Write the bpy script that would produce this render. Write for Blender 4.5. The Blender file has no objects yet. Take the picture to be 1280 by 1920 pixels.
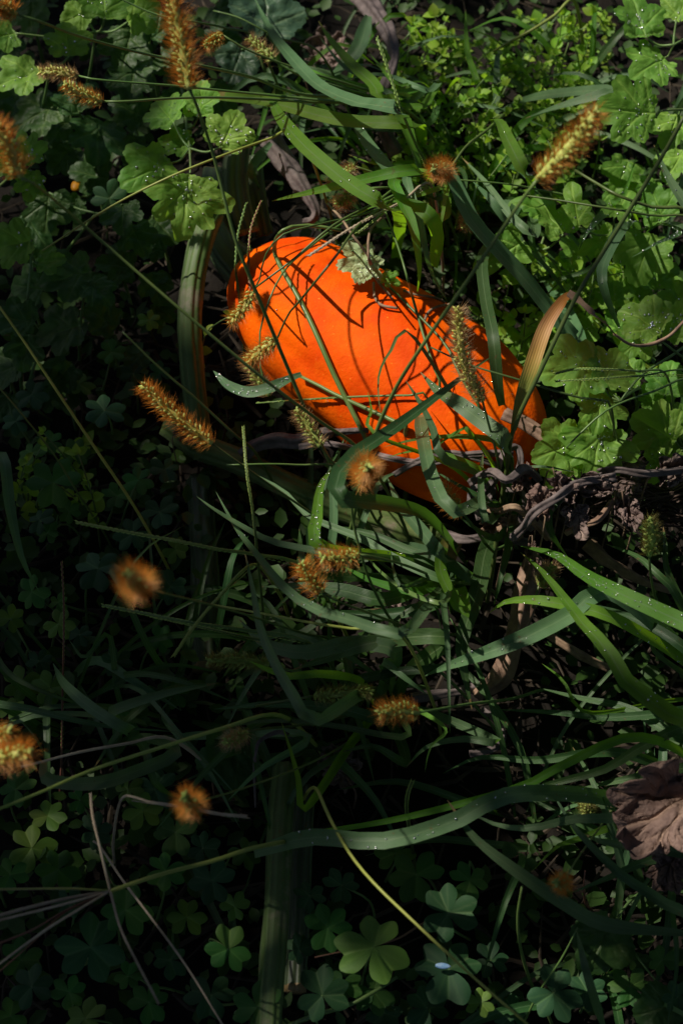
import bpy, math, random
from mathutils import Vector, Matrix, noise
from mathutils.bvhtree import BVHTree

random.seed(7)
rnd = random.random
def U(a, b): return a + (b - a) * random.random()
SC = bpy.context.scene
COL = SC.collection

# ------------------------------------------------------------------ camera
PITCH = math.radians(62.0)          # looking down
DIST = 1.10                         # metres from lens to the ground at picture centre
FOC = 1.7437                        # focal length / picture height
CAM = Vector((0, -DIST * math.cos(PITCH), DIST * math.sin(PITCH)))
FWD = Vector((0, math.cos(PITCH), -math.sin(PITCH)))
UPV = Vector((0, math.sin(PITCH), math.cos(PITCH)))
cam_d = bpy.data.cameras.new('camera')
cam = bpy.data.objects.new('camera', cam_d)
COL.objects.link(cam)
cam.location = CAM
cam.rotation_euler = (math.pi / 2 - PITCH, 0, 0)
cam_d.sensor_fit = 'VERTICAL'
cam_d.sensor_height = 36.0
cam_d.lens = 36.0 * FOC
cam_d.clip_start = 0.02
cam_d.clip_end = 500
cam_d.dof.use_dof = True
cam_d.dof.focus_distance = 0.985
cam_d.dof.aperture_fstop = 11.0
SC.camera = cam

# ------------------------------------------------------------------ sky, sun, exposure
SUN_EL = math.radians(50)
SUN_AZ = math.radians(-62)          # measured from +y towards +x: far side, to the left
SUN = Vector((math.sin(SUN_AZ) * math.cos(SUN_EL), math.cos(SUN_AZ) * math.cos(SUN_EL), math.sin(SUN_EL)))
world = bpy.data.worlds.new('World')
SC.world = world
world.use_nodes = True
wn = world.node_tree
sky = wn.nodes.new('ShaderNodeTexSky')
sky.sky_type = 'NISHITA'
sky.sun_disc = False
sky.sun_elevation = SUN_EL
sky.sun_rotation = SUN_AZ
wn.links.new(sky.outputs[0], wn.nodes['Background'].inputs[0])
wn.nodes['Background'].inputs[1].default_value = 0.05
sun_d = bpy.data.lights.new('sun', 'SUN')
sun_d.energy = 5.0
sun_d.angle = math.radians(0.53)
sun_d.color = (1.0, 0.93, 0.80)
sun = bpy.data.objects.new('sun', sun_d)
COL.objects.link(sun)
sun.rotation_euler = SUN.to_track_quat('Z', 'Y').to_euler()
vs = SC.view_settings
vs.view_transform = 'Standard'
vs.look = 'None'
vs.exposure = 0.15
vs.gamma = 1.0
vs.use_curve_mapping = False
SC.cycles.max_bounces = 8
SC.cycles.transparent_max_bounces = 8

# ------------------------------------------------------------------ pixel -> place
def P(px, py, h):
    """the point at height h (metres) on the line of sight through photograph pixel (px, py)"""
    d = Vector(((px - 640) / 1920.0, 0, 0)) + UPV * ((960 - py) / 1920.0) + FWD * FOC
    return CAM + d * ((h - CAM.z) / d.z)
def pxm(p):
    """metres per photograph pixel at point p"""
    return (p - CAM).dot(FWD) / (1920.0 * FOC)
def to_px(p):
    v = p - CAM
    z = v.dot(FWD) / FOC
    return 640 + 1920 * v.x / z, 960 - 1920 * v.dot(UPV) / z

NEAR = [(735, 690, 'the pumpkin'), (370, 600, 'the pale green stalk'), (600, 940, 'the mottled vine'), (250, 1085, 'the glowing round foxtail'), (350, 1500, 'the shaded round foxtail'), (520, 1680, 'the yellow green stalk'),
        (200, 1670, 'the finger grass fan'), (700, 1776, 'the largest bright trefoil'), (1220, 1530, 'the crumpled dead leaf'), (1140, 1110, 'the broad dewy blades'), (745, 1336, 'the short orange foxtail'), (30, 1415, 'the big orange foxtail'),
        (1100, 930, 'the dry root mat'), (330, 780, 'the long rusty foxtail'), (1060, 270, 'the golden foxtail'), (340, 90, 'the tall rusty foxtail'), (20, 290, 'the brown foxtail head'), (340, 340, 'the large dewy lobed leaf'),
        (1010, 680, 'the half withered blade'), (700, 150, 'the winding dry stem'), (1220, 610, 'the lobed leaf with large beads'), (60, 930, 'the drooping blade'), (130, 560, 'the stacked dim leaves'), (1045, 1660, 'the tiny rust and green foxtail'), (1000, 1850, 'the narrow bottom blade')]
def near(px, py): return min(NEAR, key=lambda q: math.hypot(q[0] - px, q[1] - py))[2]
def pts_of(s):
    return [tuple(float(c) for c in a.split(',')) for a in s.split()]

def lerp(a, b, t): return a + (b - a) * t
def hmid(hs, t):
    if len(hs) == 2: return lerp(hs[0], hs[1], t)
    a, b, c = hs
    return lerp(a, b, t * 2) if t < .5 else lerp(b, c, t * 2 - 1)

def spline(pts, n):
    """Catmull-Rom through pts, n samples spaced evenly along it"""
    if len(pts) == 2:
        pts = [pts[0], (pts[0] + pts[1]) / 2, pts[1]]
    q = [pts[0] * 2 - pts[1]] + list(pts) + [pts[-1] * 2 - pts[-2]]
    fine = []
    for i in range(1, len(q) - 2):
        a, b, c, d = q[i - 1], q[i], q[i + 1], q[i + 2]
        for k in range(10):
            t = k / 10
            fine.append(.5 * ((2 * b) + (c - a) * t + (2 * a - 5 * b + 4 * c - d) * t * t + (3 * b - a - 3 * c + d) * t ** 3))
    fine.append(pts[-1].copy())
    L = [0]
    for i in range(1, len(fine)): L.append(L[-1] + (fine[i] - fine[i - 1]).length)
    out = []; j = 0
    for k in range(n):
        s = L[-1] * k / (n - 1)
        while j < len(L) - 2 and L[j + 1] < s: j += 1
        d = L[j + 1] - L[j]
        out.append(fine[j].lerp(fine[j + 1], (s - L[j]) / d if d > 1e-9 else 0))
    return out

# ------------------------------------------------------------------ materials
def newmat(name):
    m = bpy.data.materials.new(name); m.use_nodes = True
    nt = m.node_tree; nt.nodes.clear()
    out = nt.nodes.new('ShaderNodeOutputMaterial')
    return m, nt, out
def node(nt, typ, **kw):
    n = nt.nodes.new(typ)
    for k, v in kw.items():
        if k.startswith('i_'): n.inputs[k[2:].replace('_', ' ')].default_value = v
        else: setattr(n, k, v)
    return n
def ramp(nt, fac, stops):
    r = nt.nodes.new('ShaderNodeValToRGB')
    e = r.color_ramp.elements
    e[0].position, e[0].color = stops[0][0], (*stops[0][1], 1)
    e[1].position, e[1].color = stops[-1][0], (*stops[-1][1], 1)
    for p, c in stops[1:-1]:
        x = e.new(p); x.color = (*c, 1)
    nt.links.new(fac, r.inputs[0])
    return r.outputs[0]
def mixc(nt, fac, a, b, mode='MIX'):
    n = nt.nodes.new('ShaderNodeMix'); n.data_type = 'RGBA'; n.blend_type = mode
    for sock, v in ((n.inputs[0], fac), (n.inputs[6], a), (n.inputs[7], b)):
        if isinstance(v, (int, float)): sock.default_value = v
        elif isinstance(v, tuple): sock.default_value = (*v, 1)
        else: nt.links.new(v, sock)
    return n.outputs[2]
def mth(nt, op, a, b=0.0, c=None):
    n = nt.nodes.new('ShaderNodeMath'); n.operation = op
    for i, v in enumerate((a, b, c)):
        if v is None: continue
        if isinstance(v, (int, float)): n.inputs[i].default_value = v
        else: nt.links.new(v, n.inputs[i])
    return n.outputs[0]

def plant_mat(name, c0, c1, trans, rough=.42, spec=.5, tfac=.3, veins=None, hue=.02, val=.35, nscale=60, bump=.3, stain=None):
    """leaf tissue: c0..c1 patchy colour, light shining through as `trans`; veins 'grass' = parallel, 'attr' = from the mesh"""
    m, nt, out = newmat(name)
    co = node(nt, 'ShaderNodeTexCoord')
    nz = node(nt, 'ShaderNodeTexNoise', i_Scale=nscale, i_Detail=5.0, i_Roughness=.65)
    nt.links.new(co.outputs['Object'], nz.inputs['Vector'])
    col = ramp(nt, nz.outputs[0], [(.33, c0), (.68, c1)])
    tcol = mixc(nt, .0, trans, trans)
    height = nz.outputs[0]
    if veins == 'grass':
        sep = node(nt, 'ShaderNodeSeparateXYZ'); nt.links.new(co.outputs['UV'], sep.inputs[0])
        w = mth(nt, 'SINE', mth(nt, 'MULTIPLY', sep.outputs[0], 75.0))
        s = mth(nt, 'MULTIPLY_ADD', w, .5, .5)
        col = mixc(nt, mth(nt, 'MULTIPLY', s, .38), col, mixc(nt, .4, col, (.13, .24, .07)))
        mid = mth(nt, 'ABSOLUTE', mth(nt, 'SUBTRACT', sep.outputs[0], .5))
        rib = mth(nt, 'LESS_THAN', mid, .035)
        col = mixc(nt, mth(nt, 'MULTIPLY', rib, .55), col, (.14, .22, .10))
        tcol = mixc(nt, mth(nt, 'MULTIPLY', s, .4), tcol, (trans[0] * .45, trans[1] * .5, trans[2] * .5))
        height = mth(nt, 'MULTIPLY_ADD', s, .8, nz.outputs[0])
        # withered tip and nibbled brown specks
        n2 = node(nt, 'ShaderNodeTexNoise', i_Scale=25.0, i_Detail=4.0)
        nt.links.new(co.outputs['Object'], n2.inputs['Vector'])
        oi0 = node(nt, 'ShaderNodeObjectInfo')
        tipf = mth(nt, 'GREATER_THAN', mth(nt, 'ADD', sep.outputs[1], mth(nt, 'MULTIPLY', n2.outputs[0], .12)), mth(nt, 'MULTIPLY_ADD', oi0.outputs['Random'], .14, 1.0))
        col = mixc(nt, mth(nt, 'MULTIPLY', tipf, .6), col, (.30, .18, .07))
        n3 = node(nt, 'ShaderNodeTexNoise', i_Scale=330.0, i_Detail=2.0)
        nt.links.new(co.outputs['Object'], n3.inputs['Vector'])
        sp = mth(nt, 'GREATER_THAN', n3.outputs[0], .70)
        col = mixc(nt, mth(nt, 'MULTIPLY', sp, .6), col, (.12, .07, .03))
    if veins == 'attr':
        at = node(nt, 'ShaderNodeAttribute', attribute_name='vein')
        v = at.outputs['Fac']
        col = mixc(nt, mth(nt, 'MULTIPLY', v, .75), col, (c1[0] * 1.6 + .05, c1[1] * 1.5 + .05, c1[2] * 1.5 + .02))
        tcol = mixc(nt, mth(nt, 'MULTIPLY', v, .5), tcol, (trans[0] * .4, trans[1] * .45, trans[2] * .4))
        height = mth(nt, 'MULTIPLY_ADD', v, -3.0, nz.outputs[0])
        vo = node(nt, 'ShaderNodeTexVoronoi', i_Scale=260.0); vo.feature = 'DISTANCE_TO_EDGE'
        nt.links.new(co.outputs['Object'], vo.inputs['Vector'])
        height = mth(nt, 'ADD', height, mth(nt, 'MULTIPLY', mth(nt, 'MINIMUM', vo.outputs[0], .25), 2.2))
    if stain:
        n4 = node(nt, 'ShaderNodeTexNoise', i_Scale=22.0, i_Detail=6.0, i_Roughness=.7)
        nt.links.new(co.outputs['Object'], n4.inputs['Vector'])
        f = ramp(nt, n4.outputs[0], [(.58, (0, 0, 0)), (.68, (1, 1, 1))])
        col = mixc(nt, f, col, stain)
    oi = node(nt, 'ShaderNodeObjectInfo')
    hs = node(nt, 'ShaderNodeHueSaturation')
    nt.links.new(mth(nt, 'MULTIPLY_ADD', oi.outputs['Random'], hue * 2, .5 - hue), hs.inputs['Hue'])
    rv = mth(nt, 'FRACT', mth(nt, 'MULTIPLY', oi.outputs['Random'], 17.3))
    nt.links.new(mth(nt, 'MULTIPLY_ADD', rv, val * 2, 1 - val), hs.inputs['Value'])
    nt.links.new(col, hs.inputs['Color'])
    bp = node(nt, 'ShaderNodeBump', i_Strength=bump, i_Distance=.0006)
    nt.links.new(height, bp.inputs['Height'])
    pr = node(nt, 'ShaderNodeBsdfPrincipled', i_Roughness=rough)
    pr.inputs['Specular IOR Level'].default_value = spec
    nt.links.new(hs.outputs[0], pr.inputs['Base Color'])
    nt.links.new(bp.outputs[0], pr.inputs['Normal'])
    rr = mth(nt, 'MULTIPLY_ADD', nz.outputs[0], .3, rough - .15)
    nt.links.new(rr, pr.inputs['Roughness'])
    if tfac > 0:
        tr = node(nt, 'ShaderNodeBsdfTranslucent')
        nt.links.new(tcol, tr.inputs[0])
        mx = node(nt, 'ShaderNodeMixShader'); mx.inputs[0].default_value = tfac
        nt.links.new(pr.outputs[0], mx.inputs[1]); nt.links.new(tr.outputs[0], mx.inputs[2])
        nt.links.new(mx.outputs[0], out.inputs[0])
    else:
        nt.links.new(pr.outputs[0], out.inputs[0])
    return m

M = {}
M['grass'] = plant_mat('grass_blade_green', (.060, .165, .014), (.100, .230, .024), (.36, .70, .02), .52, .25, .44, 'grass')
M['grass_grey'] = plant_mat('grass_blade_glaucous', (.055, .115, .050), (.088, .160, .075), (.15, .35, .04), .45, .38, .30, 'grass')
M['grass_dark'] = plant_mat('grass_blade_deep_shaded_green', (.022, .064, .018), (.042, .100, .028), (.11, .28, .02), .45, .4, .34, 'grass')  # deep green lowered further to darken the grass in shade
M['culm'] = plant_mat('grass_stem_green', (.07, .13, .03), (.12, .18, .05), (.2, .3, .04), .42, .45, .15, None, .02, .3, 40, .15)
M['culm_yellow'] = plant_mat('grass_stem_straw_green', (.22, .28, .05), (.33, .37, .09), (.4, .45, .06), .45, .4, .15, None, .02, .2, 40, .15)
M['straw'] = plant_mat('pale_straw', (.33, .25, .17), (.48, .40, .30), (.4, .3, .2), .6, .3, .15, None, .01, .2, 80, .3)
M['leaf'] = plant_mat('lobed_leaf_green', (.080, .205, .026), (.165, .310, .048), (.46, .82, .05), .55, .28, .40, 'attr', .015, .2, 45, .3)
M['leaf_dark'] = plant_mat('lobed_leaf_shaded_green', (.024, .070, .017), (.042, .100, .025), (.14, .34, .02), .5, .32, .35, 'attr', .015, .25, 45, .3)  # lobed leaf repeated darker for shaded plants, shade put into the colour
M['leaf_blue'] = plant_mat('round_leaf_blue_green', (.034, .075, .045), (.056, .11, .06), (.10, .24, .05), .42, .45, .25, 'attr', .01, .2, 45, .3)
M['leaf_torn'] = plant_mat('torn_leaf_pale_green', (.22, .32, .13), (.40, .50, .27), (.35, .5, .08), .45, .45, .3, 'attr', .01, .1, 90, .6)
M['sorrel'] = plant_mat('wood_sorrel_leaf', (.040, .125, .024), (.062, .165, .032), (.16, .42, .03), .55, .28, .34, 'attr', .025, .3, 60, .15)
M['sorrel_blue'] = plant_mat('wood_sorrel_leaf_blue_green', (.020, .068, .026), (.034, .095, .036), (.09, .27, .03), .55, .28, .28, 'attr', .015, .3, 60, .15)
M['sorrel_lime'] = plant_mat('wood_sorrel_leaf_lime', (.085, .170, .025), (.12, .22, .035), (.28, .5, .03), .5, .35, .34, 'attr', .02, .2, 60, .15)
M['chick'] = plant_mat('chickweed_leaf', (.15, .28, .025), (.22, .36, .042), (.5, .82, .04), .5, .32, .40, None, .025, .35, 90, .2)
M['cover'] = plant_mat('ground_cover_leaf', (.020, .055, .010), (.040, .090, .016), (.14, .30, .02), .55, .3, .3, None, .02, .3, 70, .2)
M['stem'] = plant_mat('leaf_stalk_green', (.10, .18, .05), (.16, .24, .08), (.2, .35, .05), .45, .4, .12, None, .015, .2, 50, .2)
M['stem_red'] = plant_mat('reddish_stalk', (.14, .05, .04), (.22, .11, .06), (.2, .1, .05), .5, .4, .1, None, .01, .2, 50, .2)
M['vine'] = plant_mat('squash_stalk_green', (.045, .078, .018), (.09, .125, .036), (.1, .15, .03), .58, .3, .0, 'grass', .01, .15, 70, .6, (.17, .15, .10))
M['vine_dark'] = plant_mat('squash_stalk_deep_green', (.026, .038, .020), (.060, .080, .045), (.1, .15, .03), .5, .4, .0, 'grass', .01, .1, 55, .6)
M['dry'] = plant_mat('dry_stem_grey_brown', (.055, .042, .042), (.17, .135, .13), (.2, .15, .1), .7, .3, .0, None, .01, .2, 120, 1.0, (.055, .04, .04))
M['dry_brown'] = plant_mat('dry_stem_brown', (.13, .08, .055), (.30, .20, .13), (.2, .12, .06), .7, .3, .0, None, .01, .2, 120, 1.0, (.07, .04, .03))
M['dead'] = plant_mat('dead_leaf_mauve_brown', (.125, .078, .068), (.235, .152, .128), (.35, .2, .13), .75, .25, .12, 'attr', .008, .1, 130, 1.0, (.11, .065, .05))
M['dead_dark'] = plant_mat('dead_leaf_dark_brown', (.11, .075, .068), (.24, .175, .155), (.2, .1, .06), .75, .25, .08, 'attr', .008, .15, 120, 1.0)
M['petal'] = plant_mat('orange_petal', (.60, .25, .01), (.75, .36, .02), (.7, .35, .02), .5, .3, .3, None, .0, .1)
M['blue'] = plant_mat('pale_blue_petal', (.12, .36, .72), (.55, .72, .9), (.4, .6, .9), .35, .5, .2, None, .0, .05, 380)
M['litter'] = plant_mat('dry_litter', (.025, .018, .014), (.085, .06, .045), (.1, .06, .03), .8, .2, .0, None, .02, .3, 60, .5)
M['treeleaf'] = plant_mat('tree_leaf', (.03, .07, .018), (.05, .10, .025), (.04, .09, .01), .45, .45, .12, None, .02, .3, 8, .1)
M['bark'] = plant_mat('bark', (.06, .045, .035), (.16, .13, .10), (.1, .1, .1), .85, .2, .0, None, 0, .1, 9, 1.0)

def bristle_mat(name, c, t, tf=.5):
    m, nt, out = newmat(name)
    d = node(nt, 'ShaderNodeBsdfPrincipled', i_Roughness=.5)
    d.inputs['Base Color'].default_value = (*c, 1)
    tr = node(nt, 'ShaderNodeBsdfTranslucent'); tr.inputs[0].default_value = (*t, 1)
    mx = node(nt, 'ShaderNodeMixShader'); mx.inputs[0].default_value = tf
    nt.links.new(d.outputs[0], mx.inputs[1]); nt.links.new(tr.outputs[0], mx.inputs[2]); nt.links.new(mx.outputs[0], out.inputs[0])
    return m
M['b_orange'] = bristle_mat('bristle_rusty_orange', (.60, .30, .06), (.95, .52, .11))
M['b_pale'] = bristle_mat('bristle_straw_pink', (.56, .42, .24), (.80, .56, .30))
M['b_green'] = bristle_mat('bristle_olive', (.36, .32, .10), (.55, .48, .14))
M['spikelet'] = plant_mat('spikelet_yellow_green', (.36, .43, .08), (.56, .58, .18), (.6, .65, .14), .5, .4, .2, None, .02, .15, 300, .3, (.25, .15, .07))
M['spikelet_g'] = plant_mat('spikelet_green', (.24, .35, .07), (.40, .48, .13), (.5, .55, .1), .5, .4, .2, None, .02, .15, 300, .3)

def dew_mat():
    m, nt, out = newmat('dew_water')
    g = node(nt, 'ShaderNodeBsdfPrincipled', i_Roughness=.04, i_IOR=1.33)
    g.inputs['Transmission Weight'].default_value = 1.0
    g.inputs['Base Color'].default_value = (1, 1, 1, 1)
    gl = node(nt, 'ShaderNodeBsdfGlossy', i_Roughness=.2)   # silvery: total reflection at the film of air under a bead
    mx = node(nt, 'ShaderNodeMixShader'); mx.inputs[0].default_value = .65
    nt.links.new(g.outputs[0], mx.inputs[1]); nt.links.new(gl.outputs[0], mx.inputs[2])
    nt.links.new(mx.outputs[0], out.inputs[0])
    return m
M['dew'] = dew_mat()

def pumpkin_mat():
    m, nt, out = newmat('pumpkin_skin_orange')
    co = node(nt, 'ShaderNodeTexCoord')
    n1 = node(nt, 'ShaderNodeTexNoise', i_Scale=24.0, i_Detail=5.0); nt.links.new(co.outputs['Object'], n1.inputs['Vector'])
    n2 = node(nt, 'ShaderNodeTexNoise', i_Scale=70.0, i_Detail=6.0, i_Roughness=.7); nt.links.new(co.outputs['Object'], n2.inputs['Vector'])
    n3 = node(nt, 'ShaderNodeTexNoise', i_Scale=420.0, i_Detail=2.0); nt.links.new(co.outputs['Object'], n3.inputs['Vector'])
    c = ramp(nt, n1.outputs[0], [(.36, (.62, .050, .0005)), (.64, (.90, .125, .0012))])
    c = mixc(nt, ramp(nt, n2.outputs[0], [(.5, (0, 0, 0)), (.75, (.35, .35, .35))]), c, (.88, .18, .004))
    c = mixc(nt, ramp(nt, n3.outputs[0], [(.70, (0, 0, 0)), (.76, (.6, .6, .6))]), c, (.85, .30, .03))
    # scuffs: corky brown flecks
    n4 = node(nt, 'ShaderNodeTexNoise', i_Scale=38.0, i_Detail=8.0, i_Roughness=.8); nt.links.new(co.outputs['Object'], n4.inputs['Vector'])
    c = mixc(nt, ramp(nt, n4.outputs[0], [(.66, (0, 0, 0)), (.72, (.5, .5, .5))]), c, (.55, .20, .05))
    bp = node(nt, 'ShaderNodeBump', i_Strength=.35, i_Distance=.002)
    nt.links.new(mth(nt, 'ADD', n2.outputs[0], mth(nt, 'MULTIPLY', n3.outputs[0], .5)), bp.inputs['Height'])
    p = node(nt, 'ShaderNodeBsdfPrincipled', i_Roughness=.48)
    p.inputs['Specular IOR Level'].default_value = .06
    p.inputs['Subsurface Weight'].default_value = .12
    p.inputs['Subsurface Radius'].default_value = (.006, .002, .0006)
    p.inputs['Subsurface Scale'].default_value = 1.0
    nt.links.new(c, p.inputs['Base Color']); nt.links.new(bp.outputs[0], p.inputs['Normal'])
    nt.links.new(mth(nt, 'MULTIPLY_ADD', n2.outputs[0], .3, .50), p.inputs['Roughness'])
    nt.links.new(p.outputs[0], out.inputs[0])
    return m
M['pumpkin'] = pumpkin_mat()

def soil_mat():
    m, nt, out = newmat('shade_darkened_soil')
    co = node(nt, 'ShaderNodeTexCoord')
    n1 = node(nt, 'ShaderNodeTexNoise', i_Scale=14.0, i_Detail=9.0, i_Roughness=.7); nt.links.new(co.outputs['Object'], n1.inputs['Vector'])
    n2 = node(nt, 'ShaderNodeTexVoronoi', i_Scale=90.0); nt.links.new(co.outputs['Object'], n2.inputs['Vector'])
    c = ramp(nt, n1.outputs[0], [(.3, (.005, .0038, .003)), (.55, (.010, .0075, .0055)), (.78, (.026, .019, .015))])  # soil colour taken near black to imitate shade between the leaves
    bp = node(nt, 'ShaderNodeBump', i_Strength=.8, i_Distance=.006)
    nt.links.new(mth(nt, 'ADD', n1.outputs[0], mth(nt, 'MULTIPLY', n2.outputs[0], .5)), bp.inputs['Height'])
    p = node(nt, 'ShaderNodeBsdfPrincipled', i_Roughness=.9)
    p.inputs['Specular IOR Level'].default_value = .2
    nt.links.new(c, p.inputs['Base Color']); nt.links.new(bp.outputs[0], p.inputs['Normal'])
    nt.links.new(p.outputs[0], out.inputs[0])
    return m
M['soil'] = soil_mat()

def withered_mat():
    """one blade that has dried from the tip down: green-yellow at the sheath, brown at the bend"""
    m, nt, out = newmat('half_withered_blade')
    co = node(nt, 'ShaderNodeTexCoord')
    sep = node(nt, 'ShaderNodeSeparateXYZ'); nt.links.new(co.outputs['UV'], sep.inputs[0])
    nz = node(nt, 'ShaderNodeTexNoise', i_Scale=60.0, i_Detail=5.0); nt.links.new(co.outputs['Object'], nz.inputs['Vector'])
    w = mth(nt, 'MULTIPLY_ADD', mth(nt, 'SINE', mth(nt, 'MULTIPLY', sep.outputs[0], 38.0)), .5, .5)
    f = mth(nt, 'ADD', sep.outputs[1], mth(nt, 'MULTIPLY_ADD', nz.outputs[0], .25, -.125))
    f = mth(nt, 'ADD', f, mth(nt, 'MULTIPLY', w, .08))
    c = ramp(nt, f, [(.0, (.10, .17, .03)), (.38, (.20, .23, .04)), (.55, (.52, .32, .08)), (.75, (.62, .33, .14)), (.95, (.45, .18, .04))])
    c = mixc(nt, mth(nt, 'MULTIPLY', w, .06), c, (.16, .09, .03))
    bp = node(nt, 'ShaderNodeBump', i_Strength=.25, i_Distance=.0005); nt.links.new(w, bp.inputs['Height'])
    p = node(nt, 'ShaderNodeBsdfPrincipled', i_Roughness=.5); nt.links.new(c, p.inputs['Base Color']); nt.links.new(bp.outputs[0], p.inputs['Normal'])
    tr = node(nt, 'ShaderNodeBsdfTranslucent'); nt.links.new(c, tr.inputs[0])
    mx = node(nt, 'ShaderNodeMixShader'); mx.inputs[0].default_value = .35
    nt.links.new(p.outputs[0], mx.inputs[1]); nt.links.new(tr.outputs[0], mx.inputs[2]); nt.links.new(mx.outputs[0], out.inputs[0])
    return m
M['withered'] = withered_mat()

# ------------------------------------------------------------------ object helpers
OFF = {}
LABELS = {}
def tag(o, label=None, cat=None, group=None, kind=None):
    if label: o['label'] = label
    if cat: o['category'] = cat
    if group: o['group'] = group
    if kind: o['kind'] = kind
    return o
def thing(name, base, label, cat, group=None):
    o = bpy.data.objects.new(name, None)
    COL.objects.link(o)
    o.empty_display_size = .02
    o.location = base
    OFF[o] = Vector(base)
    return tag(o, label, cat, group)
def mesh_obj(name, verts, faces, mat, parent=None, uvs=None, vein=None, smooth=True, kind=None):
    off = OFF[parent] if parent else Vector((0, 0, 0))
    me = bpy.data.meshes.new(name)
    me.from_pydata([tuple(Vector(v) - off) for v in verts], [], faces)
    me.materials.append(M[mat])
    if smooth: me.polygons.foreach_set('use_smooth', [True] * len(me.polygons))
    if uvs:
        ul = me.uv_layers.new(name='UVMap')
        buf = []
        for p in me.polygons:
            for vi in p.vertices: buf.extend(uvs[vi])
        ul.data.foreach_set('uv', buf)
    if vein:
        a = me.attributes.new('vein', 'FLOAT', 'POINT'); a.data.foreach_set('value', vein)
    o = bpy.data.objects.new(name, me)
    COL.objects.link(o)
    if parent: o.parent = parent
    OFF[o] = off
    if kind: o['kind'] = kind
    return o

def perp(t, hint):
    b = t.cross(hint)
    if b.length < 1e-6: b = t.cross(Vector((1, 0, 0)))
    return b.normalized()

ICO_V = []; ICO_F = []
def _ico():
    import bmesh
    bm = bmesh.new(); bmesh.ops.create_icosphere(bm, subdivisions=2, radius=1)
    for v in bm.verts: ICO_V.append(v.co.copy())
    for f in bm.faces: ICO_F.append([v.index for v in f.verts])
    bm.free()
_ico()
def dew(parent, spots, rmin=.0004, rmax=.0011):
    """beads of water on a blade or leaf; spots = (point, normal)"""
    vs_, fs = [], []
    for p, n in spots:
        r = rmin + (rmax - rmin) * rnd() ** 2
        b = len(vs_)
        q = n.to_track_quat('Z', 'Y')
        for v in ICO_V: vs_.append(p + q @ Vector((v.x * r, v.y * r, v.z * r * .8)) + n * r * .45)
        for f in ICO_F: fs.append([b + i for i in f])
    return mesh_obj('dew', vs_, fs, 'dew', parent, kind='stuff')

def ribbon(name, pts, width, parent, mat, n=22, roll=(0, 0), fold=.25, wprof=None, ndew=0, dew_to=1.0, wav=.0, dmax=.0009):
    """grass blade: pts root -> tip, gutter-shaped cross section, width(t) in metres"""
    c = spline(pts, n)
    vs_, uv = [], []
    W = (-1, -.5, 0, .5, 1)
    ph = U(0, 6)
    up = None
    spots = []
    for i, p in enumerate(c):
        t = i / (n - 1)
        tan = (c[min(i + 1, n - 1)] - c[max(i - 1, 0)]).normalized()
        b = perp(tan, Vector((0, -.25, 1)))
        if up and b.dot(up) < 0: b = -b
        up = b
        nn = b.cross(tan).normalized()
        if nn.z < 0 and abs(nn.z) > .2: nn = -nn
        a = math.radians(lerp(roll[0], roll[1], t))
        b2 = b * math.cos(a) + nn * math.sin(a)
        n2 = nn * math.cos(a) - b * math.sin(a)
        w = width * (wprof(t) if wprof else min(1, .45 + 2.2 * t) * (1 - max(0, (t - .45) / .55) ** 1.9) ** .8) * .5
        w = max(w, width * .012)
        for k in W:
            z = abs(k) ** 1.3 * fold * w
            z += wav * w * math.sin(t * 31 + ph + k * 1.7) * abs(k)
            vs_.append(p + b2 * (k * w) + n2 * z)
            uv.append((k * .5 + .5, t))
    fs = []
    for i in range(n - 1):
        for k in range(4):
            a = i * 5 + k
            fs.append((a, a + 1, a + 6, a + 5))
    o = mesh_obj(name, vs_, fs, mat, parent, uv)
    if ndew:
        for _ in range(ndew):
            i = int(U(.12, dew_to) * (n - 2)); k = random.choice((0, 1, 2, 3))
            a, b_, c_, d_ = (vs_[j] for j in fs[min(i, n - 2) * 4 + k])
            u, v = rnd(), rnd()
            p = a.lerp(b_, u).lerp(d_.lerp(c_, u), v)
            nrm = (b_ - a).cross(d_ - a).normalized()
            if nrm.z < 0: nrm = -nrm
            spots.append((p, nrm))
        dew(o, spots, .00028, dmax * .75)
    return o

def tube(name, pts, radii, parent, mat, n=20, sides=7, flute=0, fdepth=.12, rough=0, kind=None, flat=1.0):
    c = spline(pts, n)
    vs_, fs, uv = [], [], []
    prev = None
    for i, p in enumerate(c):
        t = i / (n - 1)
        tan = (c[min(i + 1, n - 1)] - c[max(i - 1, 0)]).normalized()
        if prev is None: prev = perp(tan, Vector((0, 0, 1)))
        b = (prev - tan * prev.dot(tan)).normalized(); prev = b
        nn = tan.cross(b)
        x = t * (len(radii) - 1); j = min(int(x), len(radii) - 2)
        r = lerp(radii[j], radii[j + 1], x - j)
        for k in range(sides):
            a = 2 * math.pi * k / sides
            rr = r * (1 + fdepth * math.cos(flute * a) if flute else 1)
            if rough:
                rr *= 1 + rough * noise.noise(Vector((math.cos(a) * 1.5 + p.x * 60, math.sin(a) * 1.5 + p.y * 60, p.z * 60 + t * 3)))
            vs_.append(p + b * (rr * math.cos(a)) + nn * (rr * math.sin(a) * flat))
            uv.append((k / sides, t))
    for i in range(n - 1):
        for k in range(sides):
            fs.append((i * sides + k, i * sides + (k + 1) % sides, (i + 1) * sides + (k + 1) % sides, (i + 1) * sides + k))
    fs.append(list(range(sides))[::-1]); fs.append([(n - 1) * sides + k for k in range(sides)])
    return mesh_obj(name, vs_, fs, mat, parent, uv, kind=kind)

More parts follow.
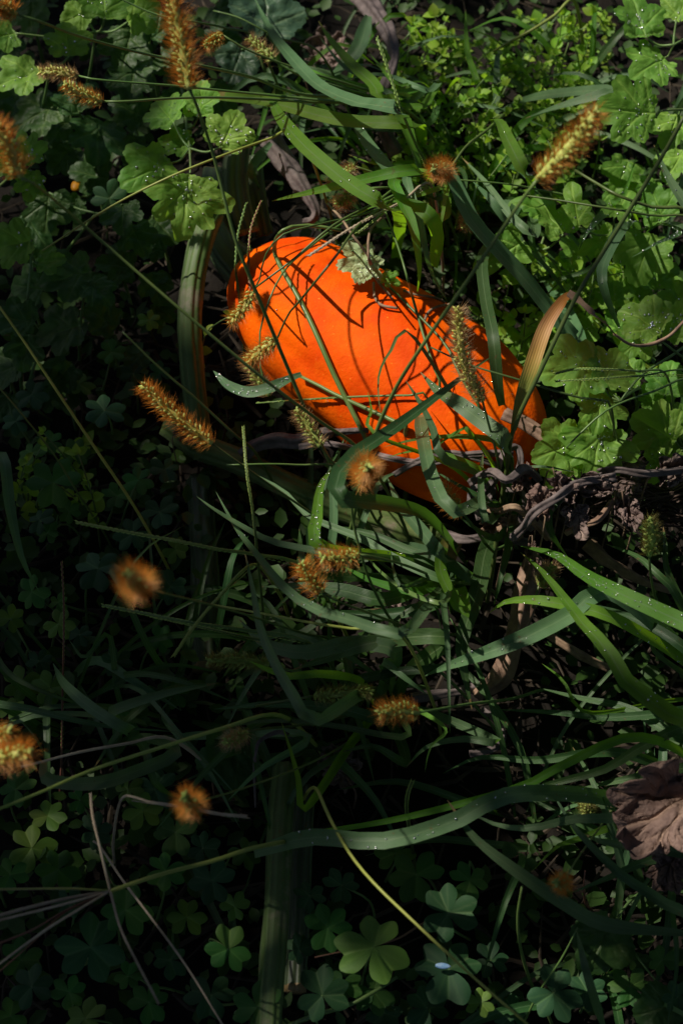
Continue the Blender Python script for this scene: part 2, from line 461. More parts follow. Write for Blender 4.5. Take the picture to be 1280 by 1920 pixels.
def hug(pts, gap=.004):
    """let a stem that crosses the pumpkin rest on its skin"""
    c = spline(pts, 26)
    dep = []
    for p in c:
        d = (p - CAM).normalized()
        h = SKIN.ray_cast(CAM, d)
        own = (p - CAM).length
        dep.append(h[3] - gap if h[3] is not None else own)
    for _ in range(2):
        dep = [min(dep[i], (dep[max(0, i - 1)] + dep[i] + dep[min(25, i + 1)]) / 3) for i in range(26)]
    return [CAM + (p - CAM).normalized() * d for p, d in zip(c, dep)]
def px_path(s, hs):
    q = pts_of(s)
    n = len(q)
    return [P(a[0], a[1], a[2] / 100 if len(a) > 2 else hmid(hs, i / (n - 1)) / 100) for i, a in enumerate(q)]

# ------------------------------------------------------------------ ground
def build_ground():
    # fine clods near, flat out to the horizon
    N = 70; S = 1.4
    vs_, fs = [], []
    for j in range(N + 1):
        for i in range(N + 1):
            x = (i / N - .5) * 2 * S; y = (j / N - .5) * 2 * S + .1
            edge = min(1, (1 - max(abs(i / N - .5), abs(j / N - .5)) * 2) * 6)
            z = (noise.noise(Vector((x * 9, y * 9, 0))) * .012 + noise.noise(Vector((x * 30, y * 30, 3))) * .006) * edge - .004
            vs_.append(Vector((x, y, z)))
    for j in range(N):
        for i in range(N):
            a = j * (N + 1) + i
            fs.append((a, a + 1, a + N + 2, a + N + 1))
    # skirt to the horizon
    B = 200
    ring = [i for i in range(N + 1)] + [(j + 1) * (N + 1) + N for j in range(N)] + [N * (N + 1) + i for i in range(N - 1, -1, -1)] + [j * (N + 1) for j in range(N - 1, 0, -1)]
    base = len(vs_)
    for r in ring:
        v = vs_[r]; d = Vector((v.x, v.y - .1, 0)); d = d / max(abs(d.x), abs(d.y))
        vs_.append(Vector((d.x * B, d.y * B, -.004)))
    L = len(ring)
    for k in range(L):
        fs.append((ring[(k + 1) % L], ring[k], base + k, base + (k + 1) % L))
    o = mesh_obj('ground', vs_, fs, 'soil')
    tag(o, 'damp soil under the weeds, darkened to look shaded', None, None, 'structure')
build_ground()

# ------------------------------------------------------------------ pumpkin
def build_pumpkin():
    A, B = P(449, 504, .052), P(994, 892, .056)
    ax = (B - A); L = ax.length; ax.normalize()
    side = perp(ax, Vector((0, 0, 1))); up = side.cross(ax).normalized()
    if up.z < 0: up = -up; side = -side
    prof = [(0, 0), (.012, .30), (.035, .46), (.08, .60), (.16, .73), (.28, .86), (.45, .97), (.62, 1.03), (.76, 1.03), (.87, .93), (.94, .75), (.975, .52), (.992, .28), (1, 0)]
    R = .0545
    base = P(735, 690, 0); base.z = 0
    t = thing('pumpkin', base, 'long smooth bright orange pumpkin lying under crossing grass stems', 'pumpkin')
    NS, NR = 96, 72
    vs_, fs = [], []
    for i in range(NR + 1):
        u = i / NR
        s = .5 - .5 * math.cos(math.pi * u)
        for k in range(len(prof) - 1):
            if prof[k][0] <= s <= prof[k + 1][0]:
                f = (s - prof[k][0]) / (prof[k + 1][0] - prof[k][0]); r = lerp(prof[k][1], prof[k + 1][1], f); break
        # smooth the ends
        r = (1 - max(0, 1 - s / .30) ** 2.3) ** .5 * lerp(.78, 1.0, min(1, s / .55)) * (1 - max(0, (s - .66) / .34) ** 2.4) ** .5
        bend = .010 * math.sin(math.pi * s)
        c = A + ax * (L * s) + side * bend * -.3
        for k in range(NS):
            a = 2 * math.pi * k / NS
            rib = 1 - .06 * (1 - abs(math.sin(a * 4.5 + .5)) ** .8) * (1 - .35 * math.sin(math.pi * s))
            lump = 1 + .07 * noise.noise(Vector((math.cos(a) * 1.3, math.sin(a) * 1.3, s * 4)))
            rr = R * r * rib * lump
            v = c + side * (rr * math.cos(a)) + up * (rr * math.sin(a))
            v.z = max(v.z, .0005 + .1 * v.z if v.z < .003 else v.z)
            vs_.append(v)
    for i in range(NR):
        for k in range(NS):
            fs.append((i * NS + k, i * NS + (k + 1) % NS, (i + 1) * NS + (k + 1) % NS, (i + 1) * NS + k))
    body = mesh_obj('skin', vs_, fs, 'pumpkin', t)
    global SKIN
    SKIN = BVHTree.FromPolygons(vs_, fs)
    # fluted stalk at the narrow end
    tube('stalk', [A + ax * .006 + Vector((0, 0, .004)), A - ax * .012 + Vector((0, 0, .012)), A - ax * .022 + Vector((-.002, .02, .016)), A - ax * .022 + Vector((0, .05, .012))],
         [.013, .009, .008, .0085], t, 'vine_dark', 18, 30, 5, .16)
    # dew beads on the skin
    spots = []
    for _ in range(46):
        i = int(U(6, NR - 10)); k = int(U(0, NS))
        j = i * NS + k
        n = (vs_[j] - (A + ax * (L * (.5 - .5 * math.cos(math.pi * i / NR))))).normalized()
        if n.z > .15: spots.append((vs_[j], n))
    dew(body, spots, .0002, .0007)
    return t
build_pumpkin()

# ------------------------------------------------------------------ squash vines and dry stems
def vine(name, s, hs, w, mat, label, cat, flute=6, fd=.13, n=26, rough=.1, taper=None, extra=None, rest=False):
    pts = px_path(s, hs)
    if rest: pts = hug(pts)
    t = thing(name, (pts[0].x, pts[0].y, 0), label, cat)
    r = pxm(pts[len(pts) // 2]) * w * .5
    tube('stalk', pts, [r * k for k in (taper or (1, 1))], t, mat, n, 24, flute, fd, rough)
    if extra:
        for e in extra: tube('tendril', px_path(e[0], e[1]), [pxm(pts[0]) * e[2] * .5, pxm(pts[0]) * e[2] * .25], t, e[3], 16, 6)
    return t
vine('squash_stalk', '400,395 381,440 363,520 356,600 361,690 370,780 376,840', (10, 8, 4), 44, 'vine', 'thick pale green fluted stalk standing beside the pumpkin narrow end', 'stalk', 7, .10, 34)
vine('squash_stalk', '374,900 380,1000 386,1120 388,1260', (2, 2.5, 1), 48, 'vine_dark', 'dark fluted stalk running down through the shade from the grey vine', 'stalk', 6, .1)
vine('squash_stalk', '446,270 441,330 447,390 462,440', (9, 7.5, 6), 44, 'vine_dark', 'dark glossy striped stalk curving into the pumpkin narrow end', 'stalk', 6, .16)
vine('squash_stalk', '470,300 473,350 482,400 490,440', (6, 5.5, 4), 40, 'vine_dark', 'dark striped stalk tucked behind the pumpkin tip', 'stalk', 6, .16)
vine('squash_stalk', '535,1440 526,1540 522,1660 514,1780 506,1880 500,1990', (5, 7, 8), 48, 'vine', 'thick yellow green stalk standing among the shaded wood sorrel', 'stalk', 7, .1, 34)
vine('squash_stalk', '570,1480 566,1560 560,1700 552,1860', (2, 3, 3), 40, 'vine_dark', 'dark stalk lying behind the yellow green one', 'stalk', 6, .1, 34)
vine('squash_vine', '318,796 372,836 440,862 510,895 600,938 700,974 790,1004 860,1030', (3.5, 4, 2.5), 50, 'vine', 'mottled grey green vine lying below the pumpkin', 'vine', 6, .1, 40, .15)
vine('dry_stem', '505,262 530,296 556,334 580,372 592,398 584,412 570,414', (8, 7, 6), 34, 'dry', 'grey purple dry fluted stem hooked above the pumpkin tip', 'dry stem', 5, .22, 34, .25, (1.1, 1, .9, .55, .3))
vine('dry_stem', '668,-14 700,20 728,62 738,108 726,152 711,188 714,226 724,256 742,290', (5, 9, 6), 32, 'dry', 'winding grey dry stem draped between grass blades and chickweed', 'dry stem', 5, .22, 44, .3, (1.2, 1.1, .7, .5, .7, .9))
vine('dry_stem', '944,776 985,796 1030,826 1070,856 1100,886', (11, 11, 8), 25, 'dry_brown', 'broken brown fluted dry stem leaning beside the withered blade', 'dry stem', 4, .2, 26, .25)
vine('dry_stem', '1004,1048 985,1110 970,1170 955,1230 935,1270 890,1304', (6, 6, 4), 38, 'dry_brown', 'brown split dry stalk under the crossing broad blades', 'dry stem', 4, .25, 30, .3, (.9, 1, .9, .8, 1, .5))
vine('dry_stem', '1100,1020 1140,1054 1196,1086 1256,1110', (6, 6, 5), 20, 'dry_brown', 'thin brown dry stem below the withered brown leaves', 'dry stem', 4, .2, 26, .3, (1.3, 1, .9, .4))
vine('dry_stem', '1020,1184 1056,1208 1090,1230 1142,1254', (4, 4, 3), 14, 'dry_brown', 'short brown stem crossing behind a wide arched blade', 'dry stem', 4, .2, 22, .3)
vine('dry_stem', '770,1310 830,1300 880,1292 930,1280 952,1262', (4, 4, 4), 17, 'dry', 'grey dry stem lying flat above the small orange foxtail head', 'dry stem', 4, .2, 22, .3)
vine('dry_stem', '880,1414 925,1404 942,1384 930,1352 905,1330', (5, 5, 4), 12, 'dry', 'thin grey dry stem bent in a hook', 'dry stem', 4, .2, 22, .3)
vine('dry_stem', '455,856 478,836 520,826 562,828 620,812 690,806', (5, 6, 9), 18, 'dry', 'grey dry stem lying against the underside of the pumpkin', 'dry stem', 4, .22, 28, .35, (1.5, 1.4, .8, .4), rest=True)
vine('dry_stem', '560,838 620,832 700,852 790,868 880,852 960,850', (7, 8, 9), 11, 'dry', 'thin dark dry tendril crossing the lower side of the pumpkin', 'dry stem', 4, .22, 34, .3, rest=True)
vine('dry_stem', '740,890 780,866 830,850 890,858 950,880', (9, 10, 9), 12, 'dry', 'wiry dry tendril over the wide end of the pumpkin', 'dry stem', 4, .2, 30, .3, rest=True)
vine('dry_stem', '478,1420 486,1390 520,1372 545,1380', (8, 9, 8), 8, 'dry', 'small purple grey dry tendril drooping in the shade', 'dry stem', 3, .2, 22, .2, (.5, 1, 1), [('478,1420 477,1460 479,1514', (8, 6), 7, 'dry')])
vine('dry_stem', '900,975 893,935 915,915 935,885 945,850 968,838 975,870 955,905', (9, 10, 9), 13, 'dry', 'curled dry tendril looped beside the withered blade stem', 'dry stem', 4, .2, 40, .2)
vine('dry_stem', '880,948 885,920 905,912 925,920 908,948 912,985', (8, 9, 8), 11, 'dry', 'curled dry tendril at the wide end of the pumpkin', 'dry stem', 4, .2, 34, .2)
vine('dry_stem', '950,918 975,922 984,945 975,972 990,992', (8, 9, 8), 10, 'dry', 'short curled tendril next to the crumpled grey brown leaf', 'dry stem', 4, .2, 30, .2)
vine('dry_stem', '1080,905 1050,930 1020,960 990,992', (9, 10, 8), 17, 'dry', 'pale grey rib of a withered leaf beside the brown leaf', 'dry stem', 4, .25, 26, .3, (.5, 1, 1.1, .7))
vine('dry_stem', '830,1000 870,1012 920,1006 990,1018', (4, 5, 5), 16, 'dry', 'pale brown dry stem on the vine end', 'dry stem', 4, .2, 24, .3)
for s, hs, l in (('614,382 640,410 660,440 690,480 700,510', (14, 15, 13), 'thin brown dry stem arching over the torn pale leaf'),
                 ('716,408 695,430 690,470 700,515 735,560', (14, 15, 13), 'thin reddish dry stem looping down on the torn leaf side'),
                 ('700,530 702,556 715,572 745,578', (12.6, 13, 12), 'tiny curled brown tendril on the pumpkin beside the torn leaf'),
                 ('756,545 780,553 815,558 835,568', (12.4, 12.8, 11), 'dark thin tendril lying on the pumpkin upper edge'),
                 ('796,600 803,585 820,575 845,570', (12.4, 12.6, 10), 'dark hooked tendril on the pumpkin upper edge')):
    vine('dry_stem', s, hs, 5, 'dry_brown', l, 'dry stem', 0, 0, 24, .1, rest=True)

# ------------------------------------------------------------------ grass tufts: traced blades
TUFT = {}
def tuft(key, px, py, label):
    b = P(px, py, 0)
    TUFT[key] = thing('grass_tuft', b, label, 'grass')
    TUFT[key + '_b'] = b
tuft('top', 830, 205, 'tuft of broad grass blades spreading flat beside the chickweed mat')
tuft('above', 838, 345, 'tuft of grass blades rising behind the pumpkin upper edge')
tuft('right', 985, 410, 'grass tuft with shiny curled blades between chickweed and foxtail stem')
tuft('leafy', 1190, 470, 'grass tuft with short dewy blades among the lobed leaves')
tuft('wide', 945, 985, 'grass tuft with blades folded over the wide end of the pumpkin')
tuft('mid', 850, 1120, 'grass tuft with long grey blades arching out below the pumpkin vine')
tuft('edge', 1340, 1330, 'grass tuft with the broadest dewy blades, over the brown dry stems')
tuft('low', 720, 1330, 'dim grass tuft around the small orange foxtail head')
tuft('leafside', 1350, 1500, 'shaded grass tuft with long blades running behind the crumpled dead leaf')
tuft('shade', 240, 1400, 'dark grass tuft with curled blades in the deepest shade')
tuft('rim', -40, 1000, 'dim grass tuft with drooping blades beside blue green wood sorrel')

def blade(key, s, w, hs, mat='grass', rev=False, root=True, **kw):
    pts = px_path(s, hs)
    if rev: pts.reverse()
    t = TUFT[key]; b = TUFT[key + '_b']
    wm = w * pxm(pts[len(pts) // 2])
    if root:
        p0 = pts[0]
        d = Vector((b.x - p0.x, b.y - p0.y, 0))
        if d.length > .10: d = d * (.10 / d.length)
        pts = [Vector((p0.x + d.x + U(-.01, .01), p0.y + d.y + U(-.01, .01), 0)), p0 + d * .6 + Vector((0, 0, -p0.z * .45))] + pts
    kw.setdefault('roll', (U(-22, 22), U(-30, 30)))
    kw.setdefault('fold', U(.15, .4))
    kw.setdefault('wav', .05)
    return ribbon('blade', pts, wm * .80, t, mat, kw.pop('n', 26), **kw)
def cut(t): return min(1, .5 + 2 * t) * (1 if t < .93 else 1 - (t - .93) * 6)
def even(t): return min(1, .6 + t) * (1 if t < .7 else max(.05, (1 - ((t - .7) / .3) ** 1.6)))
g, gg, gd = 'grass', 'grass_grey', 'grass_dark'
# above the pumpkin
blade('top', '475,-8 500,45 524,82 576,142 610,169 677,195 740,204', 36, (9, 16, 22), gg, True, wprof=even, roll=(5, -20))
blade('top', '516,163 511,190 531,228 569,272 612,310 660,348 720,384', 38, (10, 18, 20), g, True, wprof=even, roll=(-5, 5), ndew=26, fold=.15)
blade('top', '597,40 625,82 662,124 700,158 716,186', 33, (9, 12, 14), g, True, wprof=even)
blade('top', '388,180 450,184 512,193 587,214 662,229 760,232', 32, (8, 14, 17), g, True, wprof=cut, roll=(10, 0))
blade('top', '470,172 560,184 640,184 720,196 790,200', 24, (7, 10, 11), g, True)
blade('top', '560,250 640,236 720,244 800,236', 18, (6, 8, 8), gd, True)
blade('top', '683,210 668,229 689,270 719,306 740,330', 29, (7, 13, 16), gg, True, wprof=even, ndew=40, roll=(0, 0))
blade('top', '689,97 712,124 745,160', 11, (8, 12, 14), g, True)
blade('top', '690,30 672,90 640,128 610,150', 36, (7, 7, 5), 'grass_grey', False, False)
blade('top', '640,152 690,140 735,144 800,170', 18, (9, 11, 12), gg, True)
blade('top', '540,112 600,142 660,160 740,176', 22, (6, 9, 9), g, True)
blade('top', '872,18 875,94 892,158', 17, (5, 10, 14), g, True)
blade('top', '984,222 1030,205 1080,190 1150,168', 27, (8, 11, 12), gg, True, wprof=even)
blade('top', '600,70 640,120 690,150 760,190', 16, (8, 10, 11), gd, True)
blade('above', '509,377 587,360 681,337 775,319', 30, (10, 17, 19), g, True, roll=(20, 10))
blade('above', '651,289 700,307 775,317 830,325', 12, (9, 14, 16), g, True)
blade('above', '812,500 818,455 809,410 775,384 735,372', 36, (12, 17, 17), g, False, False, wprof=even)
blade('above', '737,340 767,405 780,455 786,510 782,548', 30, (17, 17, 13), g, False, wprof=even)
blade('above', '762,330 786,412 797,467 809,512 838,566', 26, (16, 16, 12), gg, False)
blade('above', '838,350 829,405 823,440', 19, (14, 16, 14), g, False)
blade('above', '508,268 478,306 474,330 488,354', 22, (9, 9, 6), gg, False, False)
blade('above', '655,345 700,372 760,398 830,408', 26, (16, 15, 12), g, True, wprof=even)
blade('above', '700,300 742,330 775,352 830,372', 20, (11, 13, 13), gd, True)
blade('above', '640,420 700,385 760,372 830,350', 17, (14, 16, 15), g, True)
blade('above', '872,338 860,395 852,430', 14, (11, 11, 8), gd, False)
# right of the pumpkin
blade('right', '1085,640 1028,580 980,520 924,460 879,405 838,310', 38, (8, 13, 17), gg, False, wprof=cut, roll=(8, -8))
blade('right', '905,480 909,557 924,632 931,711 940,760', 29, (13, 16, 13), gd, False, wprof=cut)
blade('right', '916,225 935,228 952,264 984,326', 34, (10, 14, 15), g, True, wprof=even, roll=(0, 0), ndew=8)
blade('right', '866,296 912,345 957,405 1000,440', 26, (11, 13, 13), gg, True)
blade('right', '886,340 918,372 950,410', 27, (12, 13, 12), gg, True, wprof=even)
blade('right', '1000,470 1040,520 1075,575', 18, (9, 10, 8), gd, False)
blade('leafy', '1140,398 1102,432 1084,470', 21, (10, 14, 13), gd, False, ndew=60, wprof=even)
blade('leafy', '1166,428 1132,490 1129,533 1147,585 1172,640', 31, (13, 14, 11), gg, False, ndew=30, wprof=even)
blade('leafy', '1272,436 1231,456 1184,482', 19, (12, 15, 14), gd, False, ndew=70)
blade('leafy', '1225,272 1250,330 1284,385 1310,440', 28, (12, 15, 15), gg, True, ndew=36, wprof=even)
blade('leafy', '1192,294 1170,360 1145,386', 19, (12, 13, 15), g, True, ndew=6)
blade('leafy', '1000,530 1060,520 1110,500', 16, (7, 9, 9), gd, True)
# over the wide end of the pumpkin
blade('wide', '922,668 880,697 812,749 737,805 690,836 645,868 634,905 640,935', 42, (14, 19, 21), gd, True, roll=(-10, 15), wprof=lambda t: min(1, .55 + 1.6 * t) * (1 - max(0, (t - .55) / .45) ** 1.5) ** .9)
blade('wide', '565,702 540,712 505,728 465,736 428,722 400,695', 27, (16.5, 16.5, 15), gg, False, False, ndew=50, roll=(-10, 10))
blade('wide', '760,713 790,760 812,805 830,858', 23, (12, 15, 16), gg, True)
blade('wide', '788,698 824,737 856,755 912,797 948,828', 40, (12, 16, 16), gg, True, ndew=70, wprof=even, roll=(0, 10))
blade('wide', '786,778 790,812 797,850 812,905 850,960', 33, (10, 15, 17), gg, True, wprof=cut, ndew=24, roll=(-10, 0))
blade('wide', '719,838 794,822 880,820 930,832', 20, (11, 14, 14), g, True)
blade('wide', '809,846 826,830 864,806 880,812', 17, (12, 14, 15), g, True)
blade('wide', '771,628 730,662 711,700 709,737 713,775', 11, (14, 16, 17), 'culm', False)
blade('wide', '689,734 696,767 702,815', 12, (12, 14, 16), g, True)
blade('wide', '905,848 900,905 909,980', 22, (9, 13, 14), gg, True)
blade('wide', '954,905 976,882 1017,875 1080,886', 15, (8, 13, 13), gg, False, roll=(30, 10))
blade('wide', '1050,925 1026,957 1032,1002 1066,1048', 28, (12, 12, 9), gd, False, wprof=even)
blade('wide', '909,1036 897,1100 871,1179 864,1216 870,1262 884,1330', 40, (8, 11, 8), gd, False, wprof=even)
blade('wide', '952,1025 939,1081 925,1136', 23, (9, 11, 9), gd, False)
blade('wide', '850,960 890,990 930,1010', 22, (12, 12, 9), gd, True)
blade('wide', '810,880 850,905 895,930 940,960', 22, (11, 12, 10), gd, True)
blade('wide', '860,770 900,800 950,850 960,900', 16, (13, 14, 12), gd, True)
blade('wide', '726,858 770,846 830,850 900,880', 16, (12, 13, 12), g, True)
# below the pumpkin
blade('mid', '368,930 400,954 449,984 505,1014 569,1029 640,1040', 19, (8, 14, 16), gg, True)
blade('mid', '405,922 441,987 482,1040 531,1100 587,1141 662,1164 752,1188', 26, (9, 16, 20), gg, True, ndew=12)
blade('mid', '625,876 602,909 595,965 603,1028', 29, (11, 14, 16), g, True, ndew=90, wprof=even, roll=(0, 0))
blade('mid', '490,1100 557,1100 640,1107 720,1125', 34, (7, 9, 10), gd, True, wprof=even)
blade('mid', '464,882 531,920 580,969 677,1010 737,1047 830,1088', 22, (8, 10, 11), gg, True)
blade('mid', '726,896 749,946 786,991 826,1040', 30, (10, 13, 14), gg, True, wprof=even)
blade('mid', '749,1022 812,1040 880,1084', 28, (8, 10, 10), gg, True, wprof=cut)
blade('mid', '561,992 565,1036 582,1075', 24, (6, 8, 8), gd, True)
blade('mid', '732,1030 738,1070 755,1100', 12, (11, 13, 14), gg, True)
blade('mid', '834,1012 824,1065 849,1122 870,1150', 30, (9, 12, 13), g, True, ndew=12, wprof=cut)
blade('mid', '830,1120 837,1197 841,1310 843,1376', 20, (11, 14, 12), gg, False)
blade('mid', '700,1204 745,1160 800,1126', 20, (8, 10, 10), gd, True)
blade('mid', '600,985 690,1000 760,1030 830,1060', 26, (7, 9, 9), gd, True)
blade('mid', '560,1130 640,1150 740,1150 820,1130', 30, (6, 7, 8), gd, True)
blade('mid', '640,1060 700,1090 780,1110', 24, (6, 8, 9), g, True)
blade('mid', '677,1029 711,1070 765,1110 830,1130', 12, (9, 13, 15), 'culm', True)
# broad blades from the right edge
blade('edge', '975,1024 1040,1040 1100,1081 1175,1119 1290,1172 1350,1200', 44, (10, 17, 18), g, True, ndew=190, dew_to=.95, roll=(-12, 12), dmax=.0007)
blade('edge', '975,1036 1014,1070 1062,1130 1100,1179 1137,1216 1167,1272 1212,1310 1290,1354', 44, (10, 16, 16), g, True, ndew=30, roll=(10, -15))
blade('edge', '918,1148 950,1128 1010,1126 1075,1138 1150,1160', 29, (9, 13, 13), g, True, ndew=30, wprof=even, roll=(-10, 0))
blade('edge', '795,1268 837,1250 912,1224 987,1194 1062,1156 1140,1110', 42, (8, 13, 13), gg, True, ndew=26, wprof=even, roll=(0, 0))
blade('edge', '1135,1020 1194,1044 1231,1077 1262,1110', 23, (8, 11, 10), gd, True)
blade('edge', '1242,985 1247,1030 1252,1075', 20, (8, 9, 8), gd, True)
blade('edge', '1015,1244 1055,1276 1102,1336', 11, (8, 11, 10), g, True)
blade('edge', '1090,1130 1160,1150 1230,1180 1300,1230', 30, (7, 10, 10), gd, True)
blade('edge', '930,1330 1040,1336 1150,1345 1290,1330', 22, (7, 9, 9), gd, True)
blade('edge', '1225,1220 1232,1180 1240,1140', 13, (7, 9, 8), gg, False)
blade('edge', '1010,1290 1090,1310 1180,1330 1290,1390', 26, (6, 8, 9), gd, True)
# dim centre
blade('low', '458,1030 475,1107 490,1182 520,1250 550,1302 590,1350', 30, (12, 16, 17), gg, True)
blade('low', '447,1160 494,1205 569,1224 662,1206 740,1220', 36, (7, 10, 11), gg, True, wprof=even)
blade('low', '548,1256 599,1239 681,1209 780,1194 840,1200', 38, (8, 11, 11), gd, True, wprof=even)
blade('low', '718,1242 760,1272 800,1302', 26, (9, 10, 9), gg, False)
blade('low', '467,1239 505,1257 550,1269 590,1264', 23, (10, 14, 14), g, True)
blade('low', '527,1352 545,1408 560,1460 574,1514', 23, (13, 12, 9), g, True)
blade('low', '834,1366 806,1400 796,1448', 14, (12, 14, 14), 'sorrel_lime', False)
blade('low', '380,1372 500,1352 620,1360 760,1382', 16, (7, 10, 10), gd, True)
blade('low', '400,1330 520,1320 640,1330 720,1350', 28, (6, 8, 8), gd, True)
blade('low', '760,1440 800,1400 870,1385 935,1392', 22, (6, 9, 9), gg, True)
blade('low', '640,1410 700,1400 760,1430', 26, (6, 7, 5), gd, True)
blade('low', '660,1280 740,1260 830,1250 940,1210', 24, (6, 8, 8), gd, False)
# lower right, behind the dead leaf
blade('leafside', '595,1560 717,1541 844,1512 980,1474 1060,1432 1190,1382', 24, (9, 13, 13), g, True, wprof=lambda t: .45 + .55 * min(1, (1 - t) * 1.8))
blade('leafside', '1280,1750 1132,1733 1054,1692 976,1640 890,1572 838,1500', 34, (9, 13, 14), gg, False, root=False)
blade('leafside', '872,1520 936,1548 999,1552 1073,1536 1180,1530', 27, (9, 11, 11), gg, True)
blade('leafside', '900,1510 1038,1468 1132,1442 1202,1400 1300,1360', 27, (9, 11, 11), gd, True)
blade('leafside', '1034,1485 1077,1552 1144,1622 1194,1660 1300,1706', 30, (10, 12, 10), gg, True)
blade('leafside', '1085,1560 1132,1579 1230,1590 1320,1594', 30, (9, 11, 11), gg, True, wprof=even)
blade('leafside', '995,1636 1040,1590 1075,1576', 21, (10, 10, 9), g, True)
blade('leafside', '1068,1675 1132,1649 1222,1612 1320,1600', 30, (8, 9, 9), gd, True)
blade('leafside', '1080,1745 1100,1828 1132,1930', 21, (11, 12, 9), gg, True, root=False)
blade('leafside', '477,1600 581,1570 717,1577 850,1540 960,1490', 40, (10, 14, 14), gg, True, ndew=50, wprof=cut, roll=(0, 0))
blade('leafside', '830,1450 900,1420 1010,1425 1150,1410', 24, (6, 8, 8), gd, True)
blade('leafside', '1080,1480 1180,1460 1290,1440', 26, (5, 7, 8), gd, True)
# deep shade on the left
blade('shade', '82,1428 92,1462 181,1468 254,1446 330,1410', 33, (8, 11, 11), gg, True, wprof=cut, roll=(40, 20))
blade('shade', '428,1500 490,1440 575,1380', 26, (8, 10, 9), gg, True)
blade('shade', '272,1405 290,1467 340,1502', 27, (10, 10, 7), gd, False)
blade('shade', '100,1244 124,1286 180,1334 240,1370', 27, (7, 11, 11), gg, True, wprof=even)
blade('shade', '206,1338 300,1304 412,1280', 30, (9, 10, 9), gg, False)
blade('shade', '130,1200 160,1232 205,1190', 14, (5, 7, 7), gd, True)
blade('shade', '470,1650 440,1700 430,1760', 20, (4, 5, 4), gd, True)
blade('rim', '4,855 19,954 41,1047 74,1110', 27, (12, 11, 8), gg, False, wprof=even)
blade('rim', '-30,1300 60,1330 190,1360 330,1372', 20, (8, 10, 9), gd, False)
blade('rim', '0,1240 90,1300 200,1330', 16, (6, 8, 6), gd, False)

# half-withered blade on its stem, at the right
def build_withered():
    pts = px_path('1284,215 1235,302 1175,400 1126,479 1077,561 1015,690 962,805 950,880 936,960 924,1060', (30, 21, 6))
    base = Vector((pts[-1].x, pts[-1].y, 0))
    t = thing('withered_grass', base, 'tall grass stem with a half withered brown and yellow blade', 'grass')
    w = pxm(pts[4])
    pts.append(base)
    tube('stem', pts, [w * 3.6, w * 4.4, w * 5, w * 5], t, 'culm', 46, 8)
    q = px_path('962,806 978,740 998,680 1022,612 1052,566 1068,554', (15.8, 18.8, 20.6))
    ribbon('blade', q, w * 29, t, 'withered', 28, (8, -12), .3, lambda t: .25 + .75 * math.sin(math.pi * min(1, .06 + t * .84)) ** .9, wav=.1)
    q = px_path('1062,552 1082,566 1111,591 1133,608 1152,628', (20.8, 20.4, 17))
    ribbon('withered_tip', q, w * 20, t, 'dry_brown', 20, (20, 60), .6, lambda t: max(.1, 1 - .8 * t), wav=.2)
    q = px_path('1150,626 1180,645 1212,647 1250,632 1284,600', (17, 15, 15))
    tube('dry_thread', q, [w * 3, w * 4, w * 3], t, 'dry_brown', 24, 6, 0, 0, .3)
build_withered()
# the blade part above dries brown at the bend: its tip ribbon keeps the same tissue
for o in bpy.data.objects:
    if o.name.startswith('withered_tip'): o.data.materials[0] = M['dry_brown']

